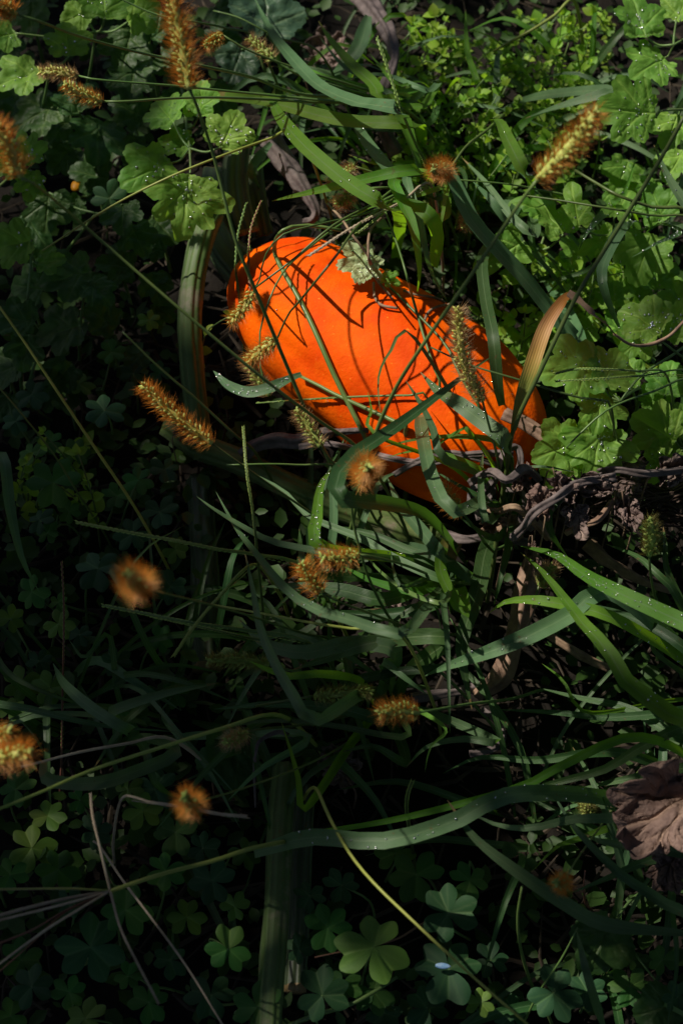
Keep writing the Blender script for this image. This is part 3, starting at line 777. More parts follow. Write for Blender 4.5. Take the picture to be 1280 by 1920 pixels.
# ------------------------------------------------------------------ foxtails
def foxtail(label, head, htip, stem, hs, bmat='b_orange', core=13, blen=.0075, sp='spikelet', root_drop=True, dens=1.0, smat='culm', sw=7, group=None):
    """head/htip: (px, py, height cm) of the base and the tip of the seed head; stem: pixels from the head down"""
    hb = P(head[0], head[1], head[2] / 100); ht = P(htip[0], htip[1], htip[2] / 100)
    pts = [hb] + px_path(stem, hs)
    last = pts[-1]
    if root_drop:
        d = (pts[-1] - pts[-2]); d.z = 0
        if d.length > .03: d = d * (.03 / d.length)
        pts.append(Vector((last.x + d.x, last.y + d.y, max(0, last.z * .45))))
        pts.append(Vector((last.x + d.x * 1.5, last.y + d.y * 1.5, 0)))
    base = Vector((pts[-1].x, pts[-1].y, 0))
    t = thing('foxtail_grass', base, label, 'foxtail grass', group)
    k = pxm(hb)
    tube('stem', pts, [k * sw * .32, k * sw * .42, k * sw * .5, k * sw * .55], t, smat, 40, 7)
    # seed head
    bend = Vector((U(-1, 1), U(-1, 1), U(-.6, .6))) * (ht - hb).length * .07
    axis = spline([hb, (hb + ht) / 2 + bend, ht], 30)
    cr = core * k * .5
    L = (ht - hb).length
    hd = tube('seed_head', axis, [cr * .5, cr * .75, cr * .75, cr * .7, cr * .35], t, sp, 20, 9)
    # spikelets: plump grains in a spiral
    gv, gf, bv, bf = [], [], [], []
    ng = int(max(40, L / .00062) * dens)
    gl, gw = .0034, .00086
    if cr > .0035: gw *= 1.15
    for i in range(ng):
        s = (i + .5) / ng
        x = s * 29; j = min(int(x), 28)
        p = axis[j].lerp(axis[j + 1], x - j)
        tan = (axis[j + 1] - axis[j]).normalized()
        a = i * 2.39996 + U(-.55, .55)
        b1 = perp(tan, Vector((.3, .1, 1))); b2 = tan.cross(b1)
        rad = b1 * math.cos(a) + b2 * math.sin(a)
        env = math.sin(math.pi * min(1, .12 + s * .93)) ** .45
        d = (rad * U(.75, 1.0) + tan * U(.5, .8)).normalized()
        c = p + rad * cr * env * .78
        sd = d.cross(rad).normalized() if d.cross(rad).length > 1e-5 else b1
        th = sd.cross(d)
        b0 = len(gv)
        l = gl * U(.65, 1.2)
        for (f, wd) in ((0, .35), (.35, 1), (.72, .72)):
            for q in range(5):
                an = 2 * math.pi * q / 5
                gv.append(c + d * (l * f) + sd * (gw * wd * math.cos(an)) + th * (gw * wd * math.sin(an)))
        gv.append(c + d * l)
        for r_ in range(2):
            for q in range(5):
                gf.append((b0 + r_ * 5 + q, b0 + r_ * 5 + (q + 1) % 5, b0 + r_ * 5 + 5 + (q + 1) % 5, b0 + r_ * 5 + 5 + q))
        for q in range(5): gf.append((b0 + 10 + q, b0 + 10 + (q + 1) % 5, b0 + 15))
        # bristles below each grain
        for _ in range(14):
            a2 = a + U(-.7, .7)
            rd = b1 * math.cos(a2) + b2 * math.sin(a2)
            bd = (rd + tan * U(.05, .75) + Vector((U(-.2, .2), U(-.2, .2), U(-.2, .2)))).normalized()
            bl = blen * 1.05 * U(.55, 1.25) * (.75 + .25 * env)
            o_ = p + rd * cr * .35 + tan * U(-.001, .001)
            r0 = .000085
            m_ = o_ + bd * bl * .55 + tan * bl * .03
            e_ = o_ + bd * bl + tan * bl * U(.05, .16)
            s1 = perp(bd, Vector((.2, .3, 1))); s2 = bd.cross(s1)
            b0 = len(bv)
            for cc, rr in ((o_, r0), (m_, r0 * .8)):
                for q in range(3):
                    an = 2.0944 * q
                    bv.append(cc + s1 * (rr * math.cos(an)) + s2 * (rr * math.sin(an)))
            bv.append(e_)
            for q in range(3):
                bf.append((b0 + q, b0 + (q + 1) % 3, b0 + 3 + (q + 1) % 3, b0 + 3 + q))
                bf.append((b0 + 3 + q, b0 + 3 + (q + 1) % 3, b0 + 6))
    mesh_obj('spikelets', gv, gf, sp, hd, kind='stuff')
    mesh_obj('bristles', bv, bf, bmat, hd, kind='stuff', smooth=False)
    return t
F = foxtail
F('long rusty foxtail head standing tall over the lobed leaves', (356, 168, 33), (318, -30, 36), '368,196 400,290 440,445 486,561 542,696 600,830 650,920', (32, 22, 8), core=27, blen=.009, sw=9)
F('golden foxtail head tilted over dewy lobed leaves and chickweed', (1006, 338, 34), (1118, 208, 37), '980,372 880,520 797,640 737,737 692,850', (33, 26, 17), core=27, blen=.008, sw=10)
F('brown foxtail head in front of a dewy lobed leaf', (40, 332, 35), (-12, 232, 37), '66,346 120,390 200,460 350,590 500,715 600,790 680,850', (34, 25, 14), 'b_orange', core=25, blen=.008, sw=8)
F('small bristly foxtail head lying level over the lobed leaves, upper of two', (147, 142, 20), (76, 134, 20), '190,150 330,161 420,170 600,188 760,206', (20, 17, 11), 'b_pale', core=15, blen=.0055, sw=6)
F('small rusty foxtail head drooping below a level one', (192, 190, 21), (122, 158, 22), '240,190 330,184 420,183 560,190 730,206', (21, 18, 11), 'b_orange', core=16, blen=.0055, sw=7)
F('golden foxtail head on a stem reaching across round lobed leaves', (30, 26, 33), (-12, 6, 34), '80,42 150,68 260,98 400,128 475,146 561,176 690,190', (32, 22, 10), 'b_orange', core=20, blen=.008, sw=8)
F('tiny orange foxtail head beside the tall rusty one', (418, 66, 17), (388, 86, 17), '470,96 560,130 660,160 740,190', (16, 13, 9), 'b_orange', core=14, blen=.006, sw=6, sp='spikelet_g')
F('green brown foxtail head beside a grey grass blade', (512, 112, 15), (468, 72, 15), '560,140 640,165 740,196', (14, 12, 8), 'b_pale', core=17, blen=.006, sp='spikelet_g')
F('round golden foxtail head seen end on above the pumpkin', (838, 326, 19), (812, 318, 23), '872,276 912,244 950,210', (17, 13, 6), 'b_orange', core=15, blen=.0075)
F('pale fuzzy foxtail head half under a green blade', (665, 312, 13), (622, 342, 14), '720,330 790,350', (12, 11, 9), 'b_pale', core=13, blen=.007, sp='spikelet_g')
F('pale fuzzy foxtail head hanging below a pointed blade', (662, 356, 12), (634, 384, 12), '720,352 800,356', (12, 11, 8), 'b_pale', core=13, blen=.007, sp='spikelet_g')
F('small pale foxtail head in the dark gap beside a grey blade', (884, 396, 10), (872, 428, 11), '890,360 900,320', (10, 8, 5), 'b_pale', core=13, blen=.006, sp='spikelet_g')
F('long pale foxtail head standing against the pumpkin side', (904, 752, 18), (858, 578, 22), '914,790 930,850 945,930', (17, 14, 8), 'b_pale', core=21, blen=.0075, sw=7)
F('small foxtail head hanging at the pumpkin narrow end, topmost of three', (474, 548, 16.5), (432, 606, 16), '488,520 497,480 530,440 600,420 700,395 800,345', (17, 20, 12), 'b_orange', core=16, blen=.0065, sw=5)
F('bristly foxtail head against the pumpkin left flank, middle of three', (520, 634, 17), (466, 680, 16), '540,590 561,565 625,486 685,411 800,345', (18, 24, 13), 'b_orange', core=19, blen=.0075, sw=6)
F('foxtail head under the pumpkin left flank, lowest of three', (505, 742, 15), (462, 672, 15.5), '490,700 487,650 492,600 527,516 580,464 662,407 790,352', (16, 18, 12), 'b_pale', core=16, blen=.0065, sw=5, sp='spikelet_g')
F('pale green foxtail head pointing up at the pumpkin lower edge', (600, 838, 15), (556, 768, 16), '625,868 680,910 760,970', (14, 12, 6), 'b_pale', core=18, blen=.006, sp='spikelet_g')
F('bright round foxtail head seen end on below the pumpkin', (682, 902, 22), (690, 874, 27), '666,920 660,965 677,1040 700,1104 745,1179 830,1264', (20, 14, 6), 'b_orange', core=16, blen=.0085, sw=7)
F('long rusty foxtail head resting over the grey vine', (398, 832, 16), (268, 722, 18), '440,862 500,905 580,960 680,1030', (15, 12, 7), 'b_orange', core=19, blen=.0075, sw=6)
F('glowing orange round foxtail head beside blue green wood sorrel', (262, 1094, 30), (242, 1076, 35), '300,1110 380,1130 470,1155 580,1190', (28, 20, 9), 'b_orange', core=16, blen=.0085, sw=6)
F('orange foxtail head above dim grey blades, right one of a crossing pair', (672, 1040, 19), (604, 1046, 20), '700,1044 760,1060 840,1090', (18, 14, 8), 'b_orange', core=18, blen=.0075, sp='spikelet_g')
F('orange green foxtail head above dim grey blades, left one of a crossing pair', (604, 1112, 19), (566, 1058, 20), '640,1130 720,1160 800,1190', (18, 13, 7), 'b_orange', core=18, blen=.0075, sp='spikelet_g')
F('short orange foxtail head over a grey dry stem', (784, 1336, 18), (710, 1336, 19), '820,1330 880,1320 960,1310', (17, 13, 7), 'b_orange', core=22, blen=.007, sp='spikelet_g')
F('dim olive foxtail head lying level among dark blades', (504, 1246, 9), (390, 1238, 10), '540,1256 620,1270 700,1290', (9, 8, 4), 'b_green', core=18, blen=.006, sp='spikelet_g')
F('dim olive foxtail head lying beside the broad shaded blade', (590, 1304, 9), (694, 1296, 10), '560,1310 500,1320 440,1330', (9, 8, 4), 'b_green', core=18, blen=.006, sp='spikelet_g')
F('big orange foxtail head beside a pale straw stem', (-20, 1424, 27), (56, 1410, 28), '-60,1432 -120,1450 -170,1480', (26, 20, 9), 'b_orange', core=21, blen=.008)
F('orange foxtail tip above the big orange head', (-30, 1398, 26), (16, 1372, 27), '-70,1420 -130,1450 -180,1490', (25, 20, 9), 'b_orange', core=16, blen=.006, sp='spikelet_g')
F('round orange foxtail head on a white seed stalk in the shade', (356, 1504, 22), (346, 1494, 26), '380,1500 450,1480 560,1440 640,1400', (20, 15, 6), 'b_orange', core=14, blen=.0075, sp='spikelet_g', sw=5)
F('dim brownish foxtail head under a straw green stem', (462, 1372, 12), (424, 1390, 13), '500,1366 560,1360 660,1340', (11, 9, 5), 'b_pale', core=16, blen=.0065, sp='spikelet_g')
F('tiny rust and green foxtail head on a long shaded blade', (1052, 1668, 15), (1042, 1654, 19), '1075,1620 1110,1570 1160,1500', (14, 10, 5), 'b_orange', core=13, blen=.0055, sp='spikelet_g', sw=5)
F('green foxtail head in the dark beside brown dry leaves', (1216, 1042, 13), (1216, 974, 15), '1218,1070 1225,1110 1240,1150', (12, 9, 4), 'b_green', core=22, blen=.006, sp='spikelet_g')
F('dim orange foxtail head between blades at the pumpkin wide end', (866, 962, 12), (828, 914, 14), '890,990 920,1030', (11, 9, 5), 'b_orange', core=18, blen=.0075)
F('dim pale foxtail head behind the broad dewy blade', (1010, 1098, 8), (1034, 1062, 9), '1000,1130 990,1170', (7, 5, 2), 'b_pale', core=18, blen=.0065, sp='spikelet_g')
F('faint foxtail head behind the dead leaf tip', (1110, 1530, 7), (1100, 1500, 8), '1140,1560 1180,1600', (6, 4, 2), 'b_green', core=16, blen=.006, sp='spikelet_g')

# ------------------------------------------------------------------ thin stems and finger-grass spikes
def spike(name, label, s, hs, w, mat='culm', seeds=True, smat='spikelet_g', cat='grass stem', parent=None, drop=True, seed_from=0.0, group=None, rest=False):
    pts = px_path(s, hs)
    if rest: pts = hug(pts)
    line = list(pts)
    if parent is None:
        if drop:
            l = pts[-1]; d = l - pts[-2]; d.z = 0
            if d.length > .02: d *= .02 / d.length
            pts += [Vector((l.x + d.x, l.y + d.y, l.z * .4)), Vector((l.x + d.x * 1.4, l.y + d.y * 1.4, 0))]
        t = thing(name, (pts[-1].x, pts[-1].y, 0), label, cat, group)
    else: t = parent
    k = pxm(pts[0])
    st = tube('stem' if parent is None else 'finger', pts, [k * w * .3, k * w * .45, k * w * .5], t, mat, 34, 6)
    if seeds:
        c = spline(line, 90)
        gv, gf = [], []
        for i in range(1, 89):
            if i / 90 > 1 - seed_from: continue
            tan = (c[i - 1] - c[i + 1]).normalized()
            b1 = perp(tan, Vector((0, 0, 1))) * (1 if i % 2 else -1)
            d = (tan + b1 * .16).normalized(); th = d.cross(b1).normalized()
            c0 = c[i] + b1 * k * w * .22; l = k * w * U(1.2, 1.8); gw = k * w * .20
            b0 = len(gv)
            gv += [c0, c0 + d * l * .4 + b1 * gw, c0 + d * l * .4 + th * gw, c0 + d * l * .4 - b1 * gw, c0 + d * l * .4 - th * gw, c0 + d * l]
            gf += [(b0, b0 + 1 + q, b0 + 1 + (q + 1) % 4) for q in range(4)] + [(b0 + 5, b0 + 1 + (q + 1) % 4, b0 + 1 + q) for q in range(4)]
        mesh_obj('spikelets', gv, gf, smat, st, kind='stuff')
    return t
S = spike
S('grass_spike', 'thin green seed spike rising past the dry grey stem', '706,70 730,139 752,206 779,270 803,324', (22, 20, 12), 7, 'culm')
S('grass_spike', 'white glinting seed spike over the pumpkin upper edge', '578,480 640,439 692,409 752,379 808,347', (19, 19, 15), 7, 'straw', True, 'straw')
S('grass_spike', 'thin seed spike beside the white glinting one', '670,437 705,410 737,386 800,350', (18, 18, 14), 6, 'culm')
S('wild_grass', 'thin stem hanging down across the pumpkin towards the folded blade', '707,360 726,407 752,482 775,565 797,640 824,720', (17, 19, 17), 6, 'culm', False, rest=True)
S('wild_grass', 'green stem running from the pumpkin tip over the torn leaf', '479,539 550,486 625,422 700,382 790,330', (17, 19, 14), 7, 'culm', False)
S('wild_grass', 'looped dark green stem crossing the middle of the pumpkin', '640,432 575,422 530,432 514,464 524,497 561,561 590,620 625,700 660,770 690,832', (15, 17.5, 18), 11, 'culm', False, rest=True)
S('wild_grass', 'dark stem lying across the pumpkin lower left', '562,705 600,724 632,741 722,782 760,800', (16, 17, 15), 11, 'culm', False, rest=True)
S('grass_spike', 'level thin seed spike across the lower pumpkin', '480,756 560,750 640,745 720,742 800,741', (16, 17, 15), 5, 'culm', rest=True)
S('wild_grass', 'stem crossing the pumpkin wide end towards the withered blade', '660,470 740,548 830,640 860,700 900,770', (16, 17, 13), 6, 'culm', False, rest=True)
S('grass_spike', 'thin reddish spike standing at the pumpkin tip', '490,376 470,430 466,500 470,545', (14, 14, 14), 5, 'stem_red', True, 'spikelet_g', rest=True)
S('grass_spike', 'thin green spike standing at the pumpkin tip', '462,380 446,440 442,500 448,552', (14, 14, 14), 5, 'culm', rest=True)
S('wild_grass', 'dewy dark stem under the golden foxtail running past lobed leaves', '1077,319 1120,345 1160,367 1220,388 1300,408', (16, 17, 15), 9, 'culm', False)
S('wild_grass', 'thin dark stem below the golden foxtail head', '980,366 1050,376 1137,390 1220,404 1310,420', (15, 16, 14), 6, 'culm', False)
S('wild_grass', 'thin straight stem below the chickweed towards dewy blades', '840,336 940,344 1010,356 1100,384', (13, 12, 9), 5, 'culm', False)
S('grass_spike', 'thin forked spike over the lit lobed leaf, long lower arm', '807,651 880,684 969,711 1050,736 1100,749 1145,765', (17, 17, 15), 6, 'culm', False)
S('grass_spike', 'curved thin spike over the lit lobed leaf', '1040,700 1080,692 1122,692 1194,696 1250,706', (17, 17, 14), 6, 'culm')
S('grass_spike', 'straight thin spike over the lit lobed leaf', '1040,715 1120,710 1200,705 1300,704', (17, 17, 15), 5, 'culm')
S('wild_grass', 'thin dewy stem joining the forked spikes', '1060,840 1100,800 1145,764 1224,734 1300,714', (15, 16, 14), 6, 'culm', False)
S('wild_grass', 'thin upright stem crossing the lobed leaf below the withered blade', '1140,765 1150,800 1165,860', (16, 14, 9), 5, 'culm', False)
S('grass_spike', 'long thin seed spike sloping through the shade above the round orange foxtail', '143,979 230,996 330,1014 410,1030 480,1040 570,1064', (14, 15, 12), 8, 'culm_yellow')
S('grass_spike', 'seed spike below the round orange foxtail', '192,1135 260,1148 360,1168 450,1180 580,1206', (11, 12, 10), 8, 'culm')
S('grass_spike', 'short seed spike slanting across two level ones', '326,1230 360,1180 410,1120 476,1058', (13, 14, 12), 7, 'culm_yellow')
S('grass_spike', 'upright seed spike above the dim long blades', '456,800 462,880 474,960 482,1035', (16, 16, 13), 5.5, 'culm')
S('grass_spike', 'faint seed spike between level dim blades', '282,1155 360,1172 440,1190 540,1215', (9, 10, 8), 6, 'culm')
S('wild_grass', 'bright thin stem under the arched grey blade', '400,1134 490,1150 580,1167 662,1179 752,1191', (11, 14, 14), 7, 'culm_yellow', False)
S('wild_grass', 'thin level stem above the dewy short blade', '425,872 500,870 560,872 640,880', (13, 13, 11), 6, 'culm', False)
S('wild_grass', 'thin stem in the shade beside dark lobed leaves', '-20,548 40,632 100,722 180,842 256,956', (22, 17, 9), 7, 'culm_yellow', False)
S('wild_grass', 'faint stem below the dark lobed leaves', '-20,705 40,775 100,850 150,930', (16, 12, 6), 5, 'culm', False)
S('wild_grass', 'faint pale stem crossing the dark toward the vine', '230,622 300,690 370,750 440,815 480,850', (15, 12, 8), 7, 'culm', False)
S('wild_grass', 'pale thin stem slanting over the large lobed leaf', '80,470 200,392 300,340 390,302 500,262 560,250', (12, 16, 14), 6, 'culm_yellow', False)
S('wild_grass', 'yellow green stem sloping over dark grass to the big orange foxtail side', '-10,1520 80,1484 172,1444 300,1402 416,1366 520,1340', (18, 16, 11), 10, 'culm_yellow', False)
S('wild_grass', 'pale pinkish straw lying in the shade', '40,1438 80,1428 150,1410 240,1394 316,1384', (13, 13, 11), 8, 'straw', False)
S('wild_grass', 'long arched yellow green stem over the wood sorrel', '990,1922 880,1826 772,1725 700,1655 654,1598 616,1530 592,1478', (16, 15, 11), 8, 'culm_yellow', False)
S('wild_grass', 'thin mauve stem leaning over the wood sorrel', '420,1926 350,1812 280,1716 230,1650 190,1590', (12, 12, 7), 6, 'straw', False)
S('grass_spike', 'thin red seed stalk standing in the left shade', '116,1052 120,1130 120,1210 118,1300 116,1420', (13, 11, 4), 5, 'stem_red')
S('grass_spike', 'white seed spike beside the shaded round orange foxtail', '463,1531 410,1526 350,1514 280,1504 230,1496', (16, 16, 14), 7, 'straw', True, 'straw', seed_from=.1)
S('wild_grass', 'thin curved stem standing under the long shaded blade', '978,1662 970,1720 976,1780 998,1852', (12, 9, 3), 8, 'culm', False)
S('wild_grass', 'thin crossing stem in the lower shade', '1082,1740 1050,1800 1010,1860 980,1920', (9, 7, 3), 5, 'culm', False)
S('wild_grass', 'grey stem end lying low between wood sorrel leaves', '744,1832 700,1860 654,1884 590,1904 540,1925', (6, 6, 4), 11, 'culm', False)
S('grass_spike', 'tiny pale flowering spike in the dark lower middle', '772,1466 764,1490 762,1520 770,1570', (10, 9, 5), 8, 'culm')
S('wild_grass', 'yellow stem climbing past the small lit leaves', '925,96 960,76 1000,54 1040,28 1075,0', (7, 9, 9), 8, 'culm_yellow', False)
S('wild_grass', 'thin stem crossing the left dark lobed leaf', '400,20 450,34 520,70 600,100', (12, 12, 10), 5, 'culm', False)
S('wild_grass', 'thin stem along the upper lobed leaves', '215,-8 290,26 360,40 420,52 480,76', (18, 17, 13), 6, 'culm', False)
S('wild_grass', 'red thin twig in the lower right shade', '1096,1632 1094,1660 1097,1694', (8, 7, 3), 5, 'stem_red', False)
S('wild_grass', 'dark thin twig over the lime wood sorrel', '590,1795 660,1780 740,1762 800,1728', (8, 8, 6), 5, 'stem_red', False)

def finger_grass():
    hub = P(207, 1671, .15)
    base = P(540, 1560, 0)
    t = thing('finger_grass', base, 'finger grass with a fan of pale seed spikes on a yellow green stem', 'grass')
    k = pxm(hub)
    pts = px_path('207,1671 300,1640 400,1614 474,1590', (15, 14, 13)) + [P(560, 1572, .09), base]
    tube('stem', pts, [k * 4, k * 4.6, k * 5], t, 'culm_yellow', 36, 7)
    for s, w, m in (('205,1670 120,1666 -20,1668', 6, 'culm_yellow'), ('205,1671 130,1684 60,1700 -20,1722', 9, 'straw'), ('205,1671 140,1690 70,1708 -20,1730', 7, 'straw'),
                    ('205,1671 130,1704 60,1744 -20,1776', 6, 'stem_red'), ('205,1671 150,1704 80,1748 -20,1822', 7, 'straw'), ('205,1671 120,1712 60,1768 -10,1830', 5, 'stem_red'),
                    ('207,1671 188,1590 174,1530 170,1488', 7, 'straw'), ('207,1671 226,1740 260,1810 298,1882', 7, 'straw')):
        q = s.split(); 
        spike('finger', '', ' '.join(q[::-1]), (16, 16, 15), w * .75, m, True, 'straw' if m != 'stem_red' else 'stem_red', parent=t)
finger_grass()

# ------------------------------------------------------------------ broad leaves
def polar_leaf(lobes, r0, cren=(0, 0), nt=110, nr=13, base_notch=0.0, power=.55):
    """outline r(theta) about the blade's middle; lobes = (angle deg, length, half-width deg); tip at +y. -> verts2d, faces, veins"""
    def r(th):
        best = r0
        for a, l, w in lobes:
            d = abs((math.degrees(th) - a + 180) % 360 - 180)
            if d < w: best = max(best, l * math.cos(d / w * math.pi / 2) ** power)
        if cren[0]: best *= 1 + cren[0] * (abs(math.sin(th * cren[1] * .5)) - .5)
        if base_notch:
            d = abs((math.degrees(th) + 90 + 180) % 360 - 180)
            if d < 22: best *= 1 - base_notch * math.cos(d / 22 * math.pi / 2)
        return best
    V = [(0, 0)]; F_ = []
    for j in range(1, nr + 1):
        f = j / nr
        for i in range(nt):
            th = 2 * math.pi * i / nt
            R = r(th)
            R = lerp(min(R, r0 * 1.1), R, f ** .8)
            V.append((math.cos(th) * R * f, math.sin(th) * R * f))
    for i in range(nt): F_.append((0, 1 + i, 1 + (i + 1) % nt))
    for j in range(nr - 1):
        for i in range(nt):
            a = 1 + j * nt; b = a + nt
            F_.append((a + i, b + i, b + (i + 1) % nt, a + (i + 1) % nt))
    base = (0, -.5)
    segs = []
    for a, l, w in lobes:
        e = (math.cos(math.radians(a)) * l * .92, math.sin(math.radians(a)) * l * .92)
        if a < -60 and a > -120: continue
        segs.append((base if abs(a - 90) < 5 else (0, -.3 + .25 * math.sin(math.radians(a))), e, 1.0))
        for f in (.35, .6):
            m_ = (lerp(0, e[0], f), lerp(-.1, e[1], f))
            for sg in (-1, 1):
                an = math.radians(a + sg * 42)
                segs.append((m_, (m_[0] + math.cos(an) * .3 * l, m_[1] + math.sin(an) * .3 * l), .5))
    vein = []
    for x, y in V:
        v = 0
        for (ax, ay), (bx, by), s in segs:
            dx, dy = bx - ax, by - ay
            u = max(0, min(1, ((x - ax) * dx + (y - ay) * dy) / (dx * dx + dy * dy)))
            d = math.hypot(x - ax - dx * u, y - ay - dy * u)
            v = max(v, s * math.exp(-(d / (.028 if s > .9 else .018)) ** 2))
        vein.append(v)
    return V, F_, vein
SHAPE = {}
SHAPE['lobed'] = polar_leaf([(90, 1.0, 44), (36, .93, 33), (143, .90, 33), (-10, .80, 34), (190, .74, 34), (-52, .60, 34), (230, .62, 34)], .46, (.055, 27), power=.45)
SHAPE['lobed_b'] = polar_leaf([(90, .98, 50), (24, .95, 40), (158, .88, 42), (-30, .74, 40), (210, .76, 40)], .48, (.06, 25), power=.45)
SHAPE['lobed_c'] = polar_leaf([(90, 1.0, 30), (48, .92, 27), (130, .88, 27), (5, .94, 32), (174, .96, 32), (-38, .70, 32), (214, .66, 32)], .42, (.06, 23), power=.45)
SHAPE['round'] = polar_leaf([(90, .95, 70), (10, .86, 70), (170, .86, 70), (-50, .74, 60), (230, .74, 60)], .5, (.06, 30), base_notch=.35)
SHAPE['arrow'] = polar_leaf([(90, 1.1, 40), (-40, .75, 45), (220, .75, 45), (20, .6, 50), (160, .6, 50)], .4, (0.03, 14))
SHAPE['torn'] = polar_leaf([(80, .95, 46), (20, .80, 36), (150, .9, 40), (-30, .75, 32), (210, .8, 42), (-80, .75, 30)], .55, (.12, 31))
SHAPE['ragged'] = polar_leaf([(90, 1.0, 40), (40, .9, 28), (140, .95, 34), (-10, .95, 30), (190, .9, 34), (-60, .7, 34), (240, .8, 30)], .5, (.16, 11))

def place_leaf(name, shape, centre, size, tip, normal, parent, mat, cup=.12, crumple=.05, droop=.15, ndew=0, squash=1.0, dmax=.0012, seed=None):
    """shape laid at centre; size = half-length in metres; tip, normal = directions"""
    V, F_, vein = SHAPE[shape]
    y = (tip - normal * tip.dot(normal)).normalized(); x = y.cross(normal).normalized()
    sd = seed if seed is not None else U(0, 100)
    out = []
    for (a, b), vn in zip(V, vein):
        r2 = a * a + b * b
        z = -cup * abs(a) * .0 + cup * abs(a) ** 1.2 - droop * r2 * r2 * .6 - vn * .02
        z += crumple * noise.noise(Vector((a * 2.6 + sd, b * 2.6, sd))) * 1.6 + crumple * .5 * noise.noise(Vector((a * 6 + sd, b * 6, sd * 2)))
        out.append(centre + x * (a * size * squash) + y * (b * size) + normal * (z * size))
    o = mesh_obj(name, out, F_, mat, parent, None, vein)
    if ndew:
        sp = []
        for _ in range(ndew):
            f = random.choice(F_[110:])
            a, b, c = (out[i] for i in f[:3])
            n = (b - a).cross(c - a).normalized()
            if n.z < 0: n = -n
            sp.append(((a + b + c) / 3, n))
        dew(o, sp, .0003, dmax * .75)
    return o

def lobed_leaf(label, leaflets, stalk, hs, mat='leaf', name='lobed_leaf', cat='leaf', droot=True, group=None):
    """leaflets: (px, py, h cm, half-length px, tip direction deg in the picture (0 right, 90 up), shape, dew, tilt)"""
    sp = px_path(stalk, hs)
    base = Vector((sp[-1].x, sp[-1].y, 0))
    t = thing(name, base, label, cat, group)
    if sp[-1].z > .01: sp.append(base)
    k = pxm(sp[0])
    tube('leaf_stalk', sp, [k * 2.2, k * 3.2, k * 4], t, 'stem', 24, 7)
    for i, lf in enumerate(leaflets):
        px, py, h, size, ang, shape = lf[:6]; nd = lf[6] if len(lf) > 6 else 0
        tilt = lf[7] if len(lf) > 7 else U(-.2, .2)
        sq = lf[8] if len(lf) > 8 else U(.9, 1.08)
        c = P(px, py, h / 100)
        a = math.radians(ang)
        tip = P(px + 40 * math.cos(a), py - 40 * math.sin(a), h / 100) - c
        n = Vector((U(-.4, .4), U(-.5, .15) - .12, 1))
        n = (n.normalized() + tip.normalized() * tilt).normalized()
        o = place_leaf('leaflet', shape, c, size * 1.12 * pxm(c), tip, n, t, mat, .20, .075, .24, nd, sq)
        # short stalk from the leaflet to the nearest point of the main stalk
        bpt = c - (tip - n * tip.dot(n)).normalized() * size * pxm(c) * .5
        near = min(sp, key=lambda q: (q - bpt).length)
        if (near - bpt).length > .004:
            tube('stalklet', [bpt, (bpt + near) / 2 + Vector((0, 0, -.004)), near], [k * 1.8, k * 2.4], t, 'stem', 10, 6)
    return t
LL = lobed_leaf
LL('bright dewy lobed leaf above the scalloped one beside the chickweed', [(1200, 42, 14, 62, 115, 'lobed_b', 30, -.1), (1228, 118, 13, 56, 215, 'lobed', 22, 0), (1275, 20, 14, 44, 60, 'lobed_b', 8)], '1262,84 1290,70 1330,60', (13.5, 12, 9))
LL('scalloped green leaf touching the golden foxtail tip', [(1192, 210, 15, 72, 178, 'lobed', 34, .05), (1262, 236, 13, 48, 250, 'lobed_b', 10)], '1236,208 1275,206 1330,214', (14.6, 13, 10))
LL('broad sunlit dewy leaf right of the withered blade', [(1086, 692, 14, 76, 190, 'lobed_b', 26, .0), (1140, 700, 13.6, 56, 60, 'lobed', 24), (1125, 760, 13, 52, 265, 'lobed_c', 12)], '1162,752 1198,707 1250,672 1320,640', (13.4, 13, 9))
LL('sunlit drooping leaf under the forked thin spikes', [(1060, 838, 12, 66, 200, 'lobed_b', 14, -.1), (1122, 830, 12, 70, 262, 'lobed_c', 30, -.25), (1060, 880, 10, 50, 235, 'lobed', 8)], '1120,790 1140,770 1200,730', (12, 11, 6))
LL('pale sunlit lobed leaf with large dew beads beyond the dry brown thread', [(1215, 606, 14, 58, 150, 'lobed_b', 36, 0), (1262, 612, 13.4, 54, 60, 'lobed', 30), (1196, 640, 12, 46, 220, 'lobed_b', 10)], '1240,640 1280,670 1330,700', (13, 11, 8))
LL('green scalloped leaf beside the dark root mat', [(1240, 812, 10, 58, 150, 'lobed', 8), (1256, 862, 9, 54, 210, 'lobed_b', 6), (1284, 800, 9.6, 46, 60, 'lobed')], '1290,840 1330,846 1350,850', (9, 8, 4))
LL('angular green leaf behind the long grey diagonal blade', [(955, 468, 9, 62, 210, 'arrow', 3), (1040, 418, 10, 56, 130, 'arrow', 4), (1010, 392, 9, 46, 170, 'arrow', 2)], '1010,470 1050,500 1080,540', (8, 6, 3))
LL('smooth green leaf cluster under the dewy short blades', [(1080, 400, 11, 52, 100, 'arrow', 5), (1160, 392, 11, 46, 60, 'arrow', 5), (1235, 392, 11, 46, 110, 'lobed_b', 6), (1210, 470, 10, 62, 250, 'lobed_b', 4), (1130, 450, 9, 42, 200, 'arrow', 3)], '1150,440 1170,500 1180,560', (9, 6, 3))
LL('large dewy lobed leaf left of the pumpkin stalk', [(352, 362, 13, 80, 268, 'lobed_c', 40, .05), (290, 318, 12, 66, 205, 'lobed_b', 20), (425, 254, 14, 50, 60, 'lobed_b', 40), (314, 216, 13, 52, 130, 'lobed', 8), (375, 196, 13, 44, 70, 'lobed_b', 12), (340, 270, 12, 40, 170, 'lobed', 12)], '356,278 350,240 345,190 330,120', (12.6, 10, 4))
